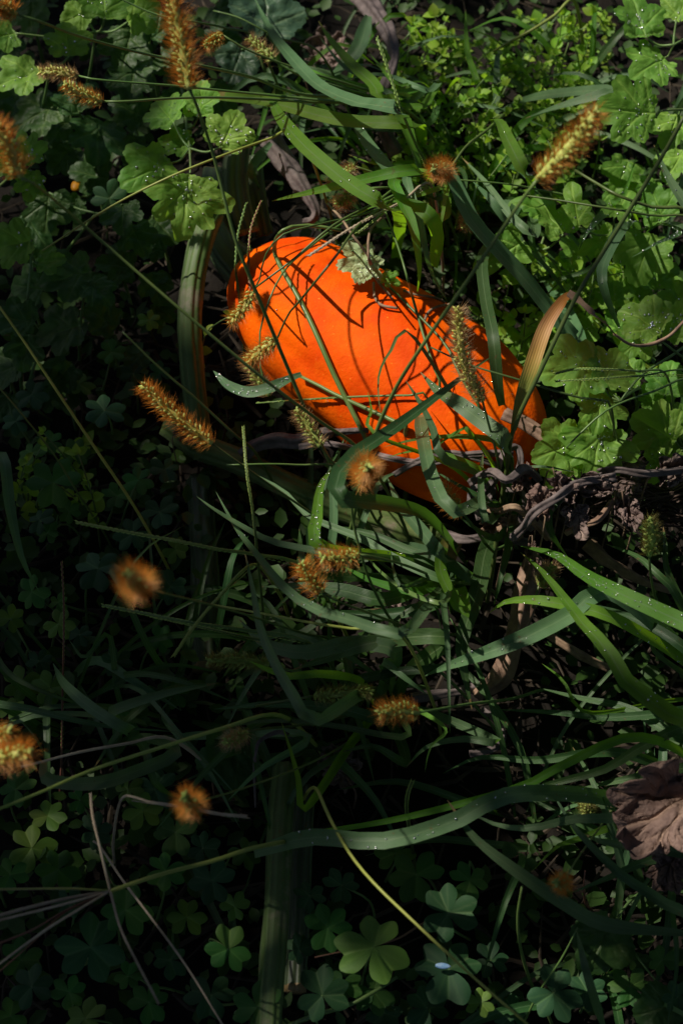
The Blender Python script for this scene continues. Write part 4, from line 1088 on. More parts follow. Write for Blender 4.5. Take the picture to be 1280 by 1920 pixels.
LL('small dewy frilled leaf behind the brown foxtail head', [(52, 290, 11, 44, 100, 'lobed_c', 18), (58, 338, 10, 36, 265, 'lobed', 14), (20, 300, 10, 46, 170, 'lobed', 4)], '40,312 10,340 -30,380', (9, 7, 3))
LL('rounded green leaf over dark undergrowth near the level foxtails', [(128, 84, 12, 46, 100, 'lobed_b', 10), (46, 140, 12, 54, 200, 'lobed_b', 12)], '96,120 80,200 60,260', (11, 7, 2), 'leaf')
LL('smooth green leaf partly behind the golden foxtail stem', [(196, 10, 13, 54, 95, 'lobed_b', 10), (146, 30, 11, 32, 200, 'round', 5), (258, 30, 11, 44, 20, 'lobed_b', 4), (10, 66, 11, 40, 200, 'lobed_b', 4)], '180,60 170,130 160,180', (10, 7, 2), 'leaf')
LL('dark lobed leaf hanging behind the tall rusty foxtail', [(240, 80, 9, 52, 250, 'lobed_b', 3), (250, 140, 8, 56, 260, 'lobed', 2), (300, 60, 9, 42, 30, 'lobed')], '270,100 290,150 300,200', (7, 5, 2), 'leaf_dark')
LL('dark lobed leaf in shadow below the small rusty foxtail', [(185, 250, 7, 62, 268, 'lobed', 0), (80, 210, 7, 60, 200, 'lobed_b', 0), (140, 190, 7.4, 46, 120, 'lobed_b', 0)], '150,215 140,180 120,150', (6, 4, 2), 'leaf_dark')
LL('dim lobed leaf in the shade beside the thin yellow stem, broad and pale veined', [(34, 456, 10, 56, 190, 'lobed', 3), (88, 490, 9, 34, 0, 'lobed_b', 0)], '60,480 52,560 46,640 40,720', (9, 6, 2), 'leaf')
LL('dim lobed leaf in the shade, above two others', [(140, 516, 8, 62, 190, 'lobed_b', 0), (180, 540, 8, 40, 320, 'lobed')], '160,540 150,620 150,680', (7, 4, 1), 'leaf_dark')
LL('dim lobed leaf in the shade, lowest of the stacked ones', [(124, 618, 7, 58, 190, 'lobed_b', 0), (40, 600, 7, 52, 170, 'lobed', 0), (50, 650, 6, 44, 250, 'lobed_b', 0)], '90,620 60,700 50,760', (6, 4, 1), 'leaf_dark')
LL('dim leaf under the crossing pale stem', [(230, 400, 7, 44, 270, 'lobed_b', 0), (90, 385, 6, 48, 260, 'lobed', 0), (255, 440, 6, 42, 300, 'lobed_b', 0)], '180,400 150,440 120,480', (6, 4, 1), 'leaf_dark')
LL('round blue green leaf above the green brown foxtail', [(500, 30, 8, 72, 100, 'round', 6, 0, 1.1), (446, 112, 6, 46, 250, 'round', 3)], '480,80 500,140 530,190', (6, 4, 1), 'leaf_blue', 'round_leaf')
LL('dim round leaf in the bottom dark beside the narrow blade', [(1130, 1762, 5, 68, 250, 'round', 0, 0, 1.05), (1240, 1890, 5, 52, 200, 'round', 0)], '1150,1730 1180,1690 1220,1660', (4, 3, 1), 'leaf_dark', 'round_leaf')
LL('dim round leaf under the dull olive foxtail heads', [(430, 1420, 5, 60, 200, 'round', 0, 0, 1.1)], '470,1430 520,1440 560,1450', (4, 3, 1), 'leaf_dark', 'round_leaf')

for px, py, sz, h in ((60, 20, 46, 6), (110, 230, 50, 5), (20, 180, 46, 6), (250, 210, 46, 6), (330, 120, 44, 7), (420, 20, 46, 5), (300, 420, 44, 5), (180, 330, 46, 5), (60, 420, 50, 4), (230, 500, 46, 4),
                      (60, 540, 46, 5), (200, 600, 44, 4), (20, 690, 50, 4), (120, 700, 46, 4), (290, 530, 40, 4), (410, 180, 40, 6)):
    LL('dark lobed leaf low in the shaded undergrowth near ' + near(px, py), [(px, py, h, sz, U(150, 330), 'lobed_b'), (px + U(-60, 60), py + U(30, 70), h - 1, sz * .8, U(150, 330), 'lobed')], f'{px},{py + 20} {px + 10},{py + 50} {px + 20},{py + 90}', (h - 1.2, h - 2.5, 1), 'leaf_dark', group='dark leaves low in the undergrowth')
for px, py, sz, h in ((1230, 520, 46, 6), (1150, 560, 40, 6), (1080, 480, 40, 5), (1270, 300, 46, 7), (1180, 700, 44, 6), (1250, 720, 46, 6), (1170, 320, 44, 6), (1100, 620, 40, 5), (1270, 560, 44, 7)):
    LL('green lobed leaf low in the sunlit undergrowth near ' + near(px, py), [(px, py, h, sz, U(60, 300), 'lobed_b', 5), (px + U(-50, 50), py + U(30, 60), h - 1, sz * .8, U(60, 300), 'lobed', 3)], f'{px},{py + 20} {px + 10},{py + 50} {px + 20},{py + 90}', (h - 1.2, h - 2.5, 1), 'leaf', group='green leaves low in the sunlit undergrowth')

# torn pale leaf on the pumpkin
def torn():
    c = P(680, 496, .116)
    t = thing('torn_leaf', (c.x, c.y, c.z), 'torn pale green leaf with dew lying on the pumpkin edge', 'leaf')
    OFF[t] = c.copy()
    n = Vector((-.15, -.25, 1)).normalized()
    place_leaf('leaf_blade', 'torn', c, 62 * pxm(c), Vector((-.6, .7, 0)), n, t, 'leaf_torn', .3, .13, .25, 30, .8, .0009)
    c2 = P(728, 522, .112)
    place_leaf('leaf_blade', 'torn', c2, 26 * pxm(c2), Vector((.8, -.4, 0)), n, t, 'leaf', .25, .2, .2, 6, .9, .0008)
torn()

# ------------------------------------------------------------------ dead leaves
def dead_leaf(label, px, py, h, size, ang, shape, mat, cupf, crump, squash=1.0, sd=3.0, lean=(0, 0), curl=0.0):
    c = P(px, py, h / 100)
    t = thing('dead_leaf', (c.x, c.y, 0), label, 'dead leaf')
    V, F_, vein = SHAPE[shape]
    a_ = math.radians(ang)
    tip = (P(px + 40 * math.cos(a_), py - 40 * math.sin(a_), h / 100) - c)
    n = Vector((lean[0], lean[1], 1)).normalized()
    y = (tip - n * tip.dot(n)).normalized(); x = y.cross(n).normalized()
    s = size * pxm(c)
    out = []
    for (a, b), vn in zip(V, vein):
        r = math.hypot(a, b)
        z = cupf * r ** 2 + crump * (noise.noise(Vector((a * 1.7 + sd, b * 1.7, sd))) + .5 * noise.noise(Vector((a * 4.3, b * 4.3 + sd, sd))) + .22 * noise.noise(Vector((a * 10, b * 10 + sd, sd)))) - vn * .05
        # rim rolls inwards
        k = max(0, r - .55) / .45
        sh = 1 - curl * k * k * (.6 + .6 * noise.noise(Vector((a * 2 + sd, b * 2, 9))))
        aa = a * sh + crump * .5 * noise.noise(Vector((a * 3, b * 3, sd + 20)))
        bb = b * sh + crump * .5 * noise.noise(Vector((a * 3, b * 3, sd + 40)))
        out.append(c + x * (aa * s * squash) + y * (bb * s) + n * (z * s))
    o = mesh_obj('leaf_blade', out, F_, mat, t, None, vein)
    sol = o.modifiers.new('thickness', 'SOLIDIFY'); sol.thickness = .0005; sol.offset = 0
    tube('leaf_stalk', [c - y * s * .3, c - y * s * .9 + n * s * .1, Vector((c.x, c.y, 0)) - y * s * .8], [s * .03, s * .035, s * .04], t, 'dry_brown', 14, 7)
    return t
dead_leaf('large crumpled mauve brown dead leaf lying on shaded grass blades', 1256, 1512, 13, 158, 205, 'ragged', 'dead', .34, .24, .78, 5.2, (-.25, -.35), .55)
dead_leaf('smaller mauve brown leaf scrap under the large crumpled dead leaf', 1256, 1625, 10, 62, 240, 'ragged', 'dead', .15, .2, .8, 8.1, (-.2, -.2), .2)
dead_leaf('crumpled grey brown curled leaf beside the pumpkin wide end', 1014, 948, 13, 50, 95, 'ragged', 'dead', .3, .42, .7, 2.2, (-.3, -.3), .5)
dead_leaf('flat dark brown dead leaf beside the dry stems', 1080, 970, 12, 44, 290, 'arrow', 'dead_dark', .1, .2, 1.0, 6.4, (.1, -.2), .1)
dead_leaf('small tan dead leaf tucked under the withered blade stem', 964, 988, 6, 36, 250, 'ragged', 'dry_brown', .2, .25, .8, 1.2, (0, -.2), .2)
dead_leaf('dark withered leaf on the root mat', 1160, 900, 8, 66, 10, 'ragged', 'dead_dark', .2, .35, .8, 9.2, (0, -.2), .3)
dead_leaf('dark withered leaf at the root mat end beside the scalloped leaf', 1240, 930, 7, 60, 330, 'ragged', 'dead_dark', .2, .35, .7, 4.4, (0, -.2), .3)
dead_leaf('brown dead leaf on soil above the flat grass blades', 610, 100, 3, 58, 40, 'ragged', 'dead_dark', .2, .35, .9, 3.4, (0, -.2), .3)
dead_leaf('dull brown dead leaf deep under the dim grass', 640, 1440, 3, 60, 120, 'ragged', 'dead_dark', .2, .3, .8, 7.7, (0, -.2), .3)
dead_leaf('small brown leaf scrap deep below the grey arched blade', 745, 1130, 5, 38, 100, 'ragged', 'dead_dark', .2, .3, .7, 2.9, (0, -.2), .3)
dead_leaf('brown leaf scrap on the vine start beside the rusty foxtail', 352, 812, 5, 34, 20, 'ragged', 'dead', .2, .4, .7, 5.9, (0, -.2), .4)

for a in (('ragged grey brown leaf flap over the curled tendrils', 978, 900, 12, 40, 60, 'ragged', 'dead', .35, .45, .6, 11.2, (-.2, -.3), .4),
          ('folded dark brown leaf between the crumpled and the flat dead leaf', 1052, 915, 13, 46, 320, 'ragged', 'dead_dark', .3, .5, .7, 13.7, (.2, -.3), .5),
          ('tattered brown leaf hanging from the broken dry stem', 1105, 912, 12, 52, 350, 'ragged', 'dead_dark', .3, .45, .6, 15.1, (0, -.3), .4),
          ('tan curled leaf scrap below the pumpkin wide end', 925, 985, 10, 36, 200, 'ragged', 'dry_brown', .3, .4, .6, 17.3, (-.2, -.3), .5),
          ('grey withered leaf strip beside the brown split stalk', 1000, 1040, 10, 40, 280, 'ragged', 'dead', .3, .45, .45, 19.4, (-.2, -.3), .5),
          ('brown withered leaf draped on the root mat beside the green foxtail', 1175, 960, 11, 48, 300, 'ragged', 'dead_dark', .3, .45, .7, 21.9, (0, -.3), .4),
          ('dark crumpled leaf at the far end of the root mat', 1255, 885, 10, 52, 20, 'ragged', 'dead_dark', .3, .45, .7, 23.5, (0, -.3), .4)):
    dead_leaf(*a)
for a in (('880,905 920,885 950,900 985,880 1010,900', (12, 14, 12), 14, 'dry', 'twisted grey tendril over the ragged leaf flap'),
          ('960,1010 985,985 1000,960 1040,935 1085,905 1150,895', (11, 14, 12), 16, 'dry', 'long grey withered stalk rising through the dead leaves'),
          ('1090,890 1150,880 1210,888 1290,880', (11, 12, 10), 13, 'dry', 'grey dry root running along the top of the root mat'),
          ('1060,1000 1090,985 1120,975 1145,940', (11, 12, 11), 10, 'dry_brown', 'thin brown stalk under the flat dark dead leaf'),
          ('900,945 930,960 965,950 1000,975 1030,1010', (10, 12, 9), 13, 'dry_brown', 'brown twisted stalk over the tan leaf scrap')):
    vine('dry_stem', a[0], a[1], a[2], a[3], a[4], 'dry stem', 4, .25, 30, .35)

# ------------------------------------------------------------------ wood sorrel
def heart(nu=9, nv=9):
    """one notched leaflet, base at the origin, tip at +y, length 1, folded along the middle"""
    V, F_, ve = [], [], []
    for j in range(nv + 1):
        v = j / nv
        for i in range(-nu, nu + 1):
            u = i / nu
            w = .60 * math.sin(min(1, v * 1.02) * math.pi * .5) ** .9
            # top edge: two rounded lobes and a notch
            top = .80 + .20 * math.sin(min(1, abs(u) * 1.55) * math.pi * .5) if abs(u) < .645 else .80 + .20 * math.sqrt(max(0, 1 - ((abs(u) - .645) / .36) ** 2)) - .17 * ((abs(u) - .645) / .355) ** 2
            x = u * w; y = v * top
            V.append((x, y, abs(x) * .28 - .10 * v * v - .25 * x * x))
            ve.append(max(math.exp(-(x / .035) ** 2), .45 * math.exp(-((abs(x) - .45 * y * .8) / .03) ** 2)))
    W = 2 * nu + 1
    for j in range(nv):
        for i in range(W - 1):
            a = j * W + i
            F_.append((a, a + 1, a + W + 1, a + W))
    return V, F_, ve
HV, HF, HVE = heart()
HEART_ME = {}
def heart_mesh(mat):
    if mat not in HEART_ME:
        me = bpy.data.meshes.new('leaflet')
        me.from_pydata(HV, [], HF)
        me.polygons.foreach_set('use_smooth', [True] * len(me.polygons))
        a = me.attributes.new('vein', 'FLOAT', 'POINT'); a.data.foreach_set('value', HVE)
        me.materials.append(M[mat]); HEART_ME[mat] = me
    return HEART_ME[mat]
def sorrel(px, py, h, size, mat, label, rot=None, group=None, tilt=None):
    c = P(px, py, h / 100)
    base = Vector((c.x + U(-.02, .02), c.y + U(-.02, .02), 0))
    t = thing('wood_sorrel', base, label, 'clover', group)
    k = pxm(c)
    tube('leaf_stalk', [c, c * .5 + base * .5 + Vector((U(-.006, .006), U(-.006, .006), .01)), base], [.0005, .0007, .0008], t, 'stem', 9, 5)
    r0 = rot if rot is not None else U(0, 120)
    nrm = Vector((tilt[0], tilt[1], 1)) if tilt else Vector((U(-.35, .35), U(-.45, .2), 1))
    nrm.normalize()
    q = nrm.to_track_quat('Z', 'Y')
    for i in range(3):
        o = bpy.data.objects.new('leaflet', heart_mesh(mat))
        COL.objects.link(o); o.parent = t
        s = size * k * .44 * U(.88, 1.08)
        m = Matrix.Translation(c - base) @ q.to_matrix().to_4x4() @ Matrix.Rotation(math.radians(r0 + 120 * i + U(-9, 9)), 4, 'Z') @ Matrix.Rotation(math.radians(U(-14, 12)), 4, 'X') @ Matrix.Diagonal((s, s, s, 1))
        o.matrix_local = m
    return t
sb, sg_, sl = 'sorrel_blue', 'sorrel', 'sorrel_lime'
SH = 'clovers in the shade'
named = [
 (184, 1066, 8, 100, sb, 'blue green wood sorrel trefoil beside the glowing round foxtail', 20),
 (700, 1776, 9, 150, sl, 'largest bright green wood sorrel trefoil under the long arched stem', 150),
 (614, 1740, 8, 100, sg_, 'mid green wood sorrel trefoil above the largest bright one', 40),
 (840, 1712, 8, 120, sb, 'dark wood sorrel trefoil right of the largest bright one', 50),
 (840, 1816, 7, 150, sb, 'dark blue green wood sorrel trefoil carrying the tiny blue fleck', 0),
 (236, 1706, 8, 110, sg_, 'wood sorrel trefoil below the finger grass fan joint', 100),
 (170, 1776, 7, 140, sb, 'wide dark wood sorrel trefoil under the pale seed fan', 70),
 (428, 1780, 8, 110, sg_, 'wood sorrel trefoil left of the yellow green stalk', 10),
 (396, 1866, 7, 110, sb, 'blue green wood sorrel trefoil crossed by the mauve stem', 60),
 (482, 1888, 8, 110, sg_, 'wood sorrel trefoil at the foot of the yellow green stalk', 30),
 (604, 1866, 7, 120, sb, 'wood sorrel trefoil right of the yellow green stalk foot', 20),
 (268, 1520, 7, 80, sl, 'small lime wood sorrel trefoil left of the shaded round foxtail', 90),
 (310, 1632, 7, 90, sg_, 'wood sorrel trefoil above the yellow green finger grass stem', 30),
 (398, 1652, 7, 100, sb, 'wood sorrel trefoil under the yellow green finger grass stem', 80),
 (1036, 1862, 6, 120, sb, 'wood sorrel trefoil beside the narrow bottom blade', 40),
 (110, 1170, 7, 70, sl, 'small lime wood sorrel trefoil beside the thin red stalk', 30),
 (196, 770, 7, 90, sb, 'blue green wood sorrel trefoil in the gap left of the rusty foxtail', 10),
 (100, 905, 7, 110, sg_, 'wood sorrel trefoil in the dim leaf mat beside the drooping grey blade', 70),
 (205, 372, 6, 80, sb, 'dark wood sorrel trefoil left of the large dewy lobed leaf', 40),
 (300, 960, 5, 80, sb, 'faint wood sorrel trefoil between the shaded stalk and the thin yellow stem', 70),
]
for px, py, h, s, m, l, r in named: sorrel(px, py, h, s, m, l, r)
rest = '95,830,60 60,850,60 140,850,55 75,975,60 90,1000,55 130,960,50 60,1110,70 20,1160,60 75,1240,60 40,1280,80 95,1290,70 110,1130,45 150,1190,50 20,1330,60 60,1590,110 110,1630,80 20,1640,70 290,1480,80 240,1480,60 330,1560,100 180,1560,70 380,1590,70 130,1690,60 40,1800,80 60,1850,90 130,1860,80 160,1910,90 280,1880,80 320,1800,70 240,1830,60 350,1720,80 20,1905,70 640,1850,70 700,1860,80 560,1780,60 780,1640,110 740,1600,70 880,1650,90 720,1900,80 800,1890,90 920,1800,80 960,1900,70 1100,1860,70 1180,1850,80 1270,1870,70 1240,1800,60 900,1880,70 640,1660,70 580,1680,60 440,1700,60 460,1600,60 330,1030,60 260,900,60 310,880,60 220,930,60 250,1000,70 150,720,60 60,740,70 30,790,60 250,700,50 210,660,60 300,700,50 280,600,50 320,1100,60 300,1200,60 220,1240,60 330,1300,60 250,1350,70 150,1500,60 30,1480,80 90,1530,70'
for a in pts_of(rest.replace(' ', ' ')):
    pass
for tok in rest.split():
    px, py, s = (float(v) for v in tok.split(','))
    m = random.choice((sb, sb, sg_, sg_, sl))
    sorrel(px, py, U(3, 6.5), s * U(.95, 1.2), m, {sb: 'small blue green', sg_: 'small mid green', sl: 'small lime green'}[m] + ' wood sorrel trefoil in the shade near ' + near(px, py), None, SH)

# ------------------------------------------------------------------ chickweed sprigs
def small_leaf_mesh(mat, name='leaf', wide=.55):
    V, F_ = [], []
    nv = 6
    for j in range(nv + 1):
        v = j / nv
        w = wide * .5 * math.sin(math.pi * (v ** .8)) ** .8 if 0 < v < 1 else .02
        for u in (-1, 0, 1):
            V.append((u * w, v, abs(u) * w * .45 - .18 * v * v))
    for j in range(nv):
        for i in range(2):
            a = j * 3 + i
            F_.append((a, a + 1, a + 4, a + 3))
    me = bpy.data.meshes.new(name); me.from_pydata(V, [], F_)
    me.polygons.foreach_set('use_smooth', [True] * len(me.polygons)); me.materials.append(M[mat])
    return me
CH = [small_leaf_mesh('chick', 'leaf', w) for w in (.55, .7, .85)]
def sprig(px, py, h, length, label, group, leafpx=26, mat=None, nn=5, az=None):
    tip = P(px, py, h / 100)
    a = az if az is not None else U(0, 6.28)
    d = Vector((math.cos(a), math.sin(a), 0))
    base = Vector((tip.x - d.x * length, tip.y - d.y * length, 0))
    t = thing('chickweed', base, label, 'chickweed', group)
    path = [base, base.lerp(tip, .45) + Vector((U(-.006, .006), U(-.006, .006), tip.z * .25)), tip]
    tube('stem', path, [.0007, .0006, .0004], t, 'stem', 10, 5)
    c = spline(path, 20)
    k = pxm(tip)
    for i in range(nn):
        j = int(lerp(6, 19, i / (nn - 1)))
        tan = (c[min(j + 1, 19)] - c[j - 1]).normalized()
        s1 = perp(tan, Vector((0, 0, 1)))
        ang = U(-.5, .5) + (i % 2) * 1.4
        s1 = (Matrix.Rotation(ang, 3, tan) @ s1)
        for sgn in (-1, 1) if i < nn - 1 else (-1, 1, 0):
            y = (s1 * sgn + tan * U(.25, .6) + Vector((0, 0, .15))).normalized() if sgn else (tan + Vector((0, 0, .4))).normalized()
            z = (Vector((U(-.4, .4), U(-.4, .2), 1))); z = (z - y * z.dot(y)).normalized()
            x = y.cross(z)
            s = leafpx * k * U(.65, 1.15) * (1 if i < nn - 2 else .75)
            o = bpy.data.objects.new('leaf', random.choice(CH)); COL.objects.link(o); o.parent = t
            m = Matrix((x, y, z)).transposed().to_4x4()
            m = Matrix.Translation(c[j] - base) @ m @ Matrix.Diagonal((s, s, s, 1))
            o.matrix_local = m
CG = 'chickweed sprigs in the lit mat'
for i in range(120):
    while True:
        px, py = U(735, 1130), U(15, 330)
        if py < 330 - abs(px - 930) * .25 and px + py * .2 > 780: break
    sprig(px, py, U(4, 7.5), U(.015, .04), 'small leaved chickweed sprig in the sunlit mat above the golden foxtail', CG, U(15, 29))
for i in range(38):
    sprig(U(930, 1190), U(470, 650), U(4, 8), U(.015, .035), 'chickweed sprig in the lit patch between grey diagonal blade and lobed leaves', 'chickweed sprigs beside the lobed leaves', U(24, 36))
for i in range(7):
    sprig(U(45, 150), U(810, 900), U(5, 7.5), U(.015, .03), 'dim chickweed sprig beside the thin yellow stem', 'chickweed sprigs in the shade', U(24, 34))
sprig(432, 592, 11, .03, 'tiny green sprig at the dark gap left of the pumpkin', None, 26, nn=4)

# flowers and the blue fleck
def fleck(name, label, cat, px, py, h, l, w, ang, mat):
    c = P(px, py, h / 100); k = pxm(c)
    a = math.radians(ang)
    d = (P(px + 20 * math.cos(a), py - 20 * math.sin(a), h / 100) - c).normalized()
    vs_, fs = [], []
    s = perp(d, Vector((0, 0, 1))); n = s.cross(d)
    if n.z < 0: n = -n
    for j in range(9):
        v = j / 8
        ww = w * k * .5 * max(.06, math.sin(math.pi * min(1, .08 + v * .9)) ** .7)
        for i in range(8):
            an = 2 * math.pi * i / 8
            vs_.append(c + d * ((v - .5) * l * k) + s * (ww * math.cos(an)) + n * (ww * .5 * math.sin(an)))
    for j in range(8):
        for i in range(8): fs.append((j * 8 + i, j * 8 + (i + 1) % 8, (j + 1) * 8 + (i + 1) % 8, (j + 1) * 8 + i))
    fs += [tuple(range(7, -1, -1)), tuple(64 + i for i in range(8))]
    o = mesh_obj(name, vs_, fs, mat)
    tag(o, label, cat)
fleck('blue_petal', 'tiny pale blue petal lying on a dark wood sorrel leaflet', 'petal', 830, 1811, 7.6, 29, 12, -4, 'blue')
fleck('orange_petal', 'small orange petal in the dark beside the large lobed leaf', 'petal', 145, 346, 5, 30, 22, 60, 'petal')
fleck('orange_petal', 'tiny yellow bud in the dark wood sorrel', 'petal', 224, 1795, 5, 18, 8, 90, 'petal')

# ------------------------------------------------------------------ low ground cover, litter, filler grass (uncountable)
PA, PB = P(447, 512, .05), P(994, 892, .05)
def near_pumpkin(x, y, m):
    d = PB - PA; v = Vector((x - PA.x, y - PA.y, 0)); d2 = Vector((d.x, d.y, 0))
    u = max(0, min(1, v.dot(d2) / d2.length_squared))
    return (v - d2 * u).length < m
def cover():
    vs_, fs = [], []
    for _ in range(15000):
        x, y = random.gauss(0, .38), random.gauss(.03, .42)
        if abs(x) > 1.2 or abs(y) > 1.2 or near_pumpkin(x, y, .05): continue
        if noise.noise(Vector((x * 7, y * 7, 4))) < -.22: continue
        z = U(.003, .035) * (.5 + rnd())
        l = U(.005, .014); a = U(0, 6.28)
        yv = Vector((math.cos(a), math.sin(a), U(-.4, .5))).normalized()
        zv = Vector((U(-.6, .6), U(-.6, .6), 1)); zv = (zv - yv * zv.dot(yv)).normalized(); xv = yv.cross(zv)
        w = l * U(.25, .42)
        b = len(vs_); o = Vector((x, y, z))
        vs_ += [o, o + yv * l * .35 + xv * w + zv * w * .3, o + yv * l * .75 + xv * w * .75 + zv * w * .2, o + yv * l, o + yv * l * .75 - xv * w * .75 + zv * w * .2, o + yv * l * .35 - xv * w + zv * w * .3, o + yv * l * .5]
        fs += [(b, b + 1, b + 6), (b + 1, b + 2, b + 6), (b + 2, b + 3, b + 6), (b + 3, b + 4, b + 6), (b + 4, b + 5, b + 6), (b + 5, b, b + 6)]
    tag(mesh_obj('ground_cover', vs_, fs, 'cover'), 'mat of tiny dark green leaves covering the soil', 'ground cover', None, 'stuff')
    vs_, fs = [], []
    for _ in range(4200):
        x, y = random.gauss(0, .4), random.gauss(.03, .42)
        if abs(x) > 1.2 or abs(y) > 1.2: continue
        l = U(.01, .06); a = U(0, 6.28); z = U(.002, .014)
        d = Vector((math.cos(a), math.sin(a), U(-.2, .2))).normalized(); s = perp(d, Vector((0, 0, 1)))
        w = U(.0003, .0016); o = Vector((x, y, z)); m_ = o + d * l * .5 + s * U(-.15, .15) * l + Vector((0, 0, U(0, .006)))
        b = len(vs_); up = Vector((0, 0, w * .7))
        vs_ += [o - s * w, o + s * w, o + up, m_ - s * w, m_ + s * w, m_ + up, o + d * l - s * w * .4, o + d * l + s * w * .4, o + d * l + up * .4]
        for q in (0, 3):
            for i in range(3): fs.append((b + q + i, b + q + (i + 1) % 3, b + q + 3 + (i + 1) % 3, b + q + 3 + i))
    tag(mesh_obj('plant_litter', vs_, fs, 'litter', smooth=False), 'dry brown bits of stem and thatch on the soil', 'litter', None, 'stuff')
    # wiry dead roots at the right
    c0 = []
    vs_, fs = [], []
    for _ in range(170):
        p = P(U(1090, 1300), U(862, 975), U(.05, .08)); a = U(-.7, .7); d = Vector((math.cos(a), math.sin(a), 0))
        pts = [p]
        for k in range(3): pts.append(pts[-1] + d * U(.008, .02) + Vector((U(-.008, .008), U(-.008, .008), U(-.008, .006))))
        c = spline(pts, 9); r = U(.0003, .0011)
        b = len(vs_)
        for q in c:
            for i in range(3): vs_.append(q + Vector((0, math.cos(i * 2.09) * r, math.sin(i * 2.09) * r)))
        for j in range(8):
            for i in range(3): fs.append((b + j * 3 + i, b + j * 3 + (i + 1) % 3, b + j * 3 + 3 + (i + 1) % 3, b + j * 3 + 3 + i))
    tag(mesh_obj('root_mat', vs_, fs, 'litter'), 'tangled dark dry root mat beside the scalloped leaf', 'dry roots', None, 'stuff')
cover()

FG = 'low dark grass tufts'
def filler(px, py, n, lmax, label, group, mats):
    b = P(px, py, 0)
    t = thing('grass_tuft', b, label, 'grass', group)
    for i in range(n):
        a = U(0, 6.28); L = U(.5, 1) * lmax
        d = Vector((math.cos(a), math.sin(a), 0)); side = Vector((-d.y, d.x, 0)) * U(-.03, .03)
        hmax = U(.035, .085)
        r = b + Vector((U(-.012, .012), U(-.012, .012), 0))
        pts = [r, r + d * L * .3 + Vector((0, 0, hmax * .75)), r + d * L * .65 + side * .6 + Vector((0, 0, hmax)), r + d * L + side + Vector((0, 0, hmax * U(.4, .95)))]
        ribbon('blade', pts, U(.0018, .0058), t, random.choice(mats), 14, (U(-30, 30), U(-40, 40)), U(.15, .45))
for x, y in ((420, 1280), (620, 1380), (980, 1560), (1160, 1820), (560, 1180), (330, 1340), (90, 1360), (1240, 1660), (150, 1290)):
    filler(x, y, 8, .13, 'low tuft of dark narrow blades near ' + near(x, y), FG, (gd, gd, gd, gg))
for x, y in ((700, 270), (640, 190), (900, 390), (850, 450), (540, 230), (1050, 250), (1230, 330)):
    filler(x, y, 7, .12, 'low tuft of narrow lit blades near ' + near(x, y), 'low grass tufts above the pumpkin', (g, gd, gg))

# ------------------------------------------------------------------ added unseen trees: one shades the left and the foreground, one dims the sky
SHADE = [  # share of sunlight cut off, in a grid over the picture at 8 cm height (160 px cells)
 (.65, .65, .50, .25, .30, .30, .12, .03),
 (.85, .88, .55, .15, .15, .25, .08, .03),
 (1.0, .97, .85, .30, .12, .12, .06, .04),
 (1.0, 1.0, .90, .05, .07, .12, .08, .06),
 (1.0, 1.0, .90, .05, .06, .14, .04, .05),
 (1.0, .99, .95, .35, .15, .20, .22, .25),
 (1.0, 1.0, .98, .86, .78, .72, .55, .50),
 (1.0, 1.0, 1.0, 1.0, 1.0, 1.0, .93, .82),
 (1.0, 1.0, 1.0, 1.0, 1.0, 1.0, 1.0, .90),
 (1.0, 1.0, 1.0, 1.0, 1.0, 1.0, 1.0, .98),
 (1.0,) * 8, (1.0,) * 8]
FLECKS = [((250, 1085, 32), .030), ((20, 1415, 27), .030), ((350, 1500, 24), .014), ((1060, 1055, 17), .03), ((1120, 1090, 17), .03), ((1200, 1130, 17), .03), ((1270, 1165, 17), .03), ((1080, 1150, 15), .03), ((960, 1130, 13), .02), ((1130, 1210, 14), .022), ((940, 1210, 13), .02), ((1015, 945, 14), .03), ((1080, 960, 14), .03), ((930, 910, 12), .03), ((1040, 860, 12), .02), ((1180, 910, 9), .03), ((745, 1336, 18), .010), ((560, 250, 18), .04), ((600, 180, 14), .04), ((490, 185, 14), .03), ((1215, 1470, 16), .022), ((330, 775, 17), .032),  # openings left in the added crown so sun reaches these spots
          ((340, 80, 35), .05), ((20, 280, 36), .035), ((1060, 270, 36), .04), ((10, 20, 33), .03),
          ((110, 140, 20), .025), ((160, 180, 21), .025), ((600, 1070, 19), .035), ((690, 890, 25), .03)]
FL = []
for (a, r) in FLECKS:
    p = P(a[0], a[1], a[2] / 100); FL.append((p, r))
def shade_at(p):
    """share of sun cut off along the sun ray through p"""
    for q, r in FL:
        d = p - q; d = d - SUN * d.dot(SUN)
        if d.length < r + .006: return 0.0
    g_ = p - SUN * ((p.z - .08) / SUN.z)
    x, y = to_px(g_)
    i = max(0, min(6.999, x / 160 - .5)); j = max(0, min(10.999, y / 160 - .5))
    i0, j0 = int(i), int(j); u, v = i - i0, j - j0
    s = SHADE
    return lerp(lerp(s[j0][i0], s[j0][i0 + 1], u), lerp(s[j0 + 1][i0], s[j0 + 1][i0 + 1], u), v)
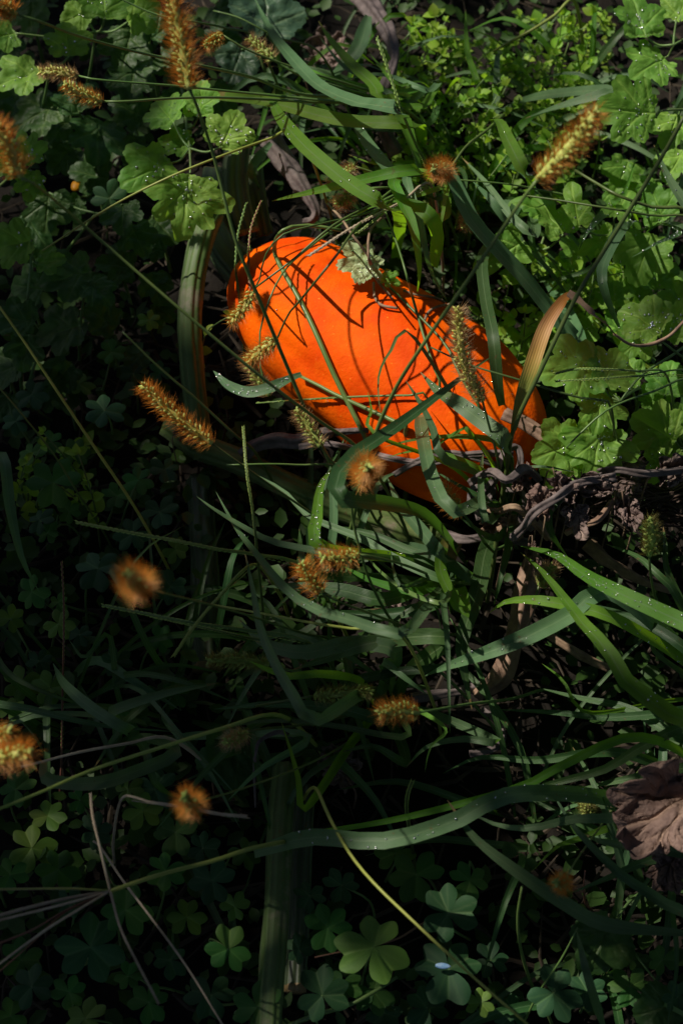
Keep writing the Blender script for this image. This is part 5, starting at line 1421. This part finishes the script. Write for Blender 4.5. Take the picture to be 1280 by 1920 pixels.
def build_added_tree():  # added out of view; leaves kept only where shade is wanted
    trunk = Vector((-3.1, 2.6, 0))
    t = thing('added_shade_tree', trunk, 'added unseen leafy tree with a crown shaped to shade part of the weeds', 'tree')
    cen = SUN * 3.0 + Vector((0, -.1, 0))
    top = Vector((-2.7, 2.5, 2.9))
    tube('trunk', [trunk, trunk + Vector((.1, 0, 1.0)), trunk + Vector((.25, -.05, 2.0)), top], [.13, .11, .09, .05], t, 'bark', 16, 12, 0, 0, .15)
    vs_, fs = [], []
    W = 4.0
    ax = perp(SUN, Vector((0, 0, 1))); ay = SUN.cross(ax)
    def leaves(LAI, area, inner, outer, l0, l1):
        n = int(LAI * (2 * outer) ** 2 / area)
        for _ in range(n):
            u, v = U(-outer, outer), U(-outer, outer)
            if u * u + v * v > outer * outer or u * u + v * v < inner * inner: continue
            p = cen + ax * u + ay * v + SUN * random.gauss(0, .30)
            if p.z < 1.3: continue
            s = shade_at(p)
            keep = min(1, -math.log(max(1e-3, 1 - s)) / LAI) if s < .995 else 1
            if noise.noise(Vector((u * 6, v * 6, 1))) > .25: keep = min(1, keep * 1.3)
            if rnd() > keep: continue
            l = U(l0, l1); w = l * .34
            nv = (SUN + Vector((U(-.8, .8), U(-.8, .8), U(-.8, .8)))).normalized()
            yv = perp(nv, Vector((U(-1, 1), U(-1, 1), U(-1, 1)))); xv = yv.cross(nv)
            b = len(vs_); p = p - yv * l * .5
            vs_.extend([p, p + yv * l * .3 + xv * w, p + yv * l * .7 + xv * w * .75, p + yv * l, p + yv * l * .7 - xv * w * .75, p + yv * l * .3 - xv * w])
            fs.extend([(b, b + 1, b + 2, b + 3), (b, b + 3, b + 4, b + 5)])
    leaves(5.0, .0015, 0, .95, .045, .065)
    leaves(4.5, .0110, .85, W, .14, .19)
    mesh_obj('crown', vs_, fs, 'treeleaf', t, smooth=False, kind='stuff')
    return len(fs)
build_added_tree()
def added_sky_dimming_tree():  # added out of view to lower the skylight on the shaded weeds
    trunk = Vector((4.2, -2.6, 0))
    t = thing('added_shade_tree', trunk, 'added unseen leafy tree that cuts down the light from the sky', 'tree')
    D = Vector((.50, -.42, .76)).normalized(); cen = D * 3.6
    top = cen + Vector((.4, -.4, .2))
    tube('trunk', [trunk, trunk + Vector((-.2, .05, 1.2)), trunk.lerp(top, .6) + Vector((0, 0, .6)), top], [.14, .12, .09, .04], t, 'bark', 16, 12, 0, 0, .15)
    vs_, fs = [], []
    for _ in range(10000):
        q = Vector((random.gauss(0, 1), random.gauss(0, 1), random.gauss(0, .6))); q = q.normalized() * 3.1 * rnd() ** .4
        p = cen + q
        g_ = p - SUN * (p.z / SUN.z)
        if p.z < 1.6 or (abs(g_.x) < .6 and abs(g_.y) < .8): continue
        l = U(.13, .19); w = l * .34
        nv = Vector((U(-1, 1), U(-1, 1), U(.2, 1.2))).normalized()
        yv = perp(nv, Vector((U(-1, 1), U(-1, 1), U(-1, 1)))); xv = yv.cross(nv)
        b = len(vs_)
        vs_.extend([p, p + yv * l * .3 + xv * w, p + yv * l * .7 + xv * w * .75, p + yv * l, p + yv * l * .7 - xv * w * .75, p + yv * l * .3 - xv * w])
        fs.extend([(b, b + 1, b + 2, b + 3), (b, b + 3, b + 4, b + 5)])
    mesh_obj('crown', vs_, fs, 'treeleaf', t, smooth=False, kind='stuff')
added_sky_dimming_tree()
# limbs of the first added tree, through the shaded side of the crown
def limbs():
    t = [o for o in bpy.data.objects if o.name == 'added_shade_tree'][0]
    top = Vector((-2.7, 2.5, 2.9)); lo = Vector((-2.85, 2.55, 2.0))
    cen = SUN * 3.0
    ax = perp(SUN, Vector((0, 0, 1))); ay = SUN.cross(ax)
    for k in range(40):
        u, v = U(-1.3, 1.3), U(-1.3, 1.3)
        e = cen + ax * u + ay * v + SUN * U(-.2, .2)
        st = lo.lerp(top, rnd())
        mid = st.lerp(e, .5) + Vector((U(-.1, .1), U(-.1, .1), .15))
        ok = all(shade_at(st.lerp(mid, q / 5)) > .93 and shade_at(mid.lerp(e, q / 5)) > .93 for q in range(6))
        if ok: tube('limb', [st, mid, e], [.03, .018, .006], t, 'bark', 12, 7)
limbs()
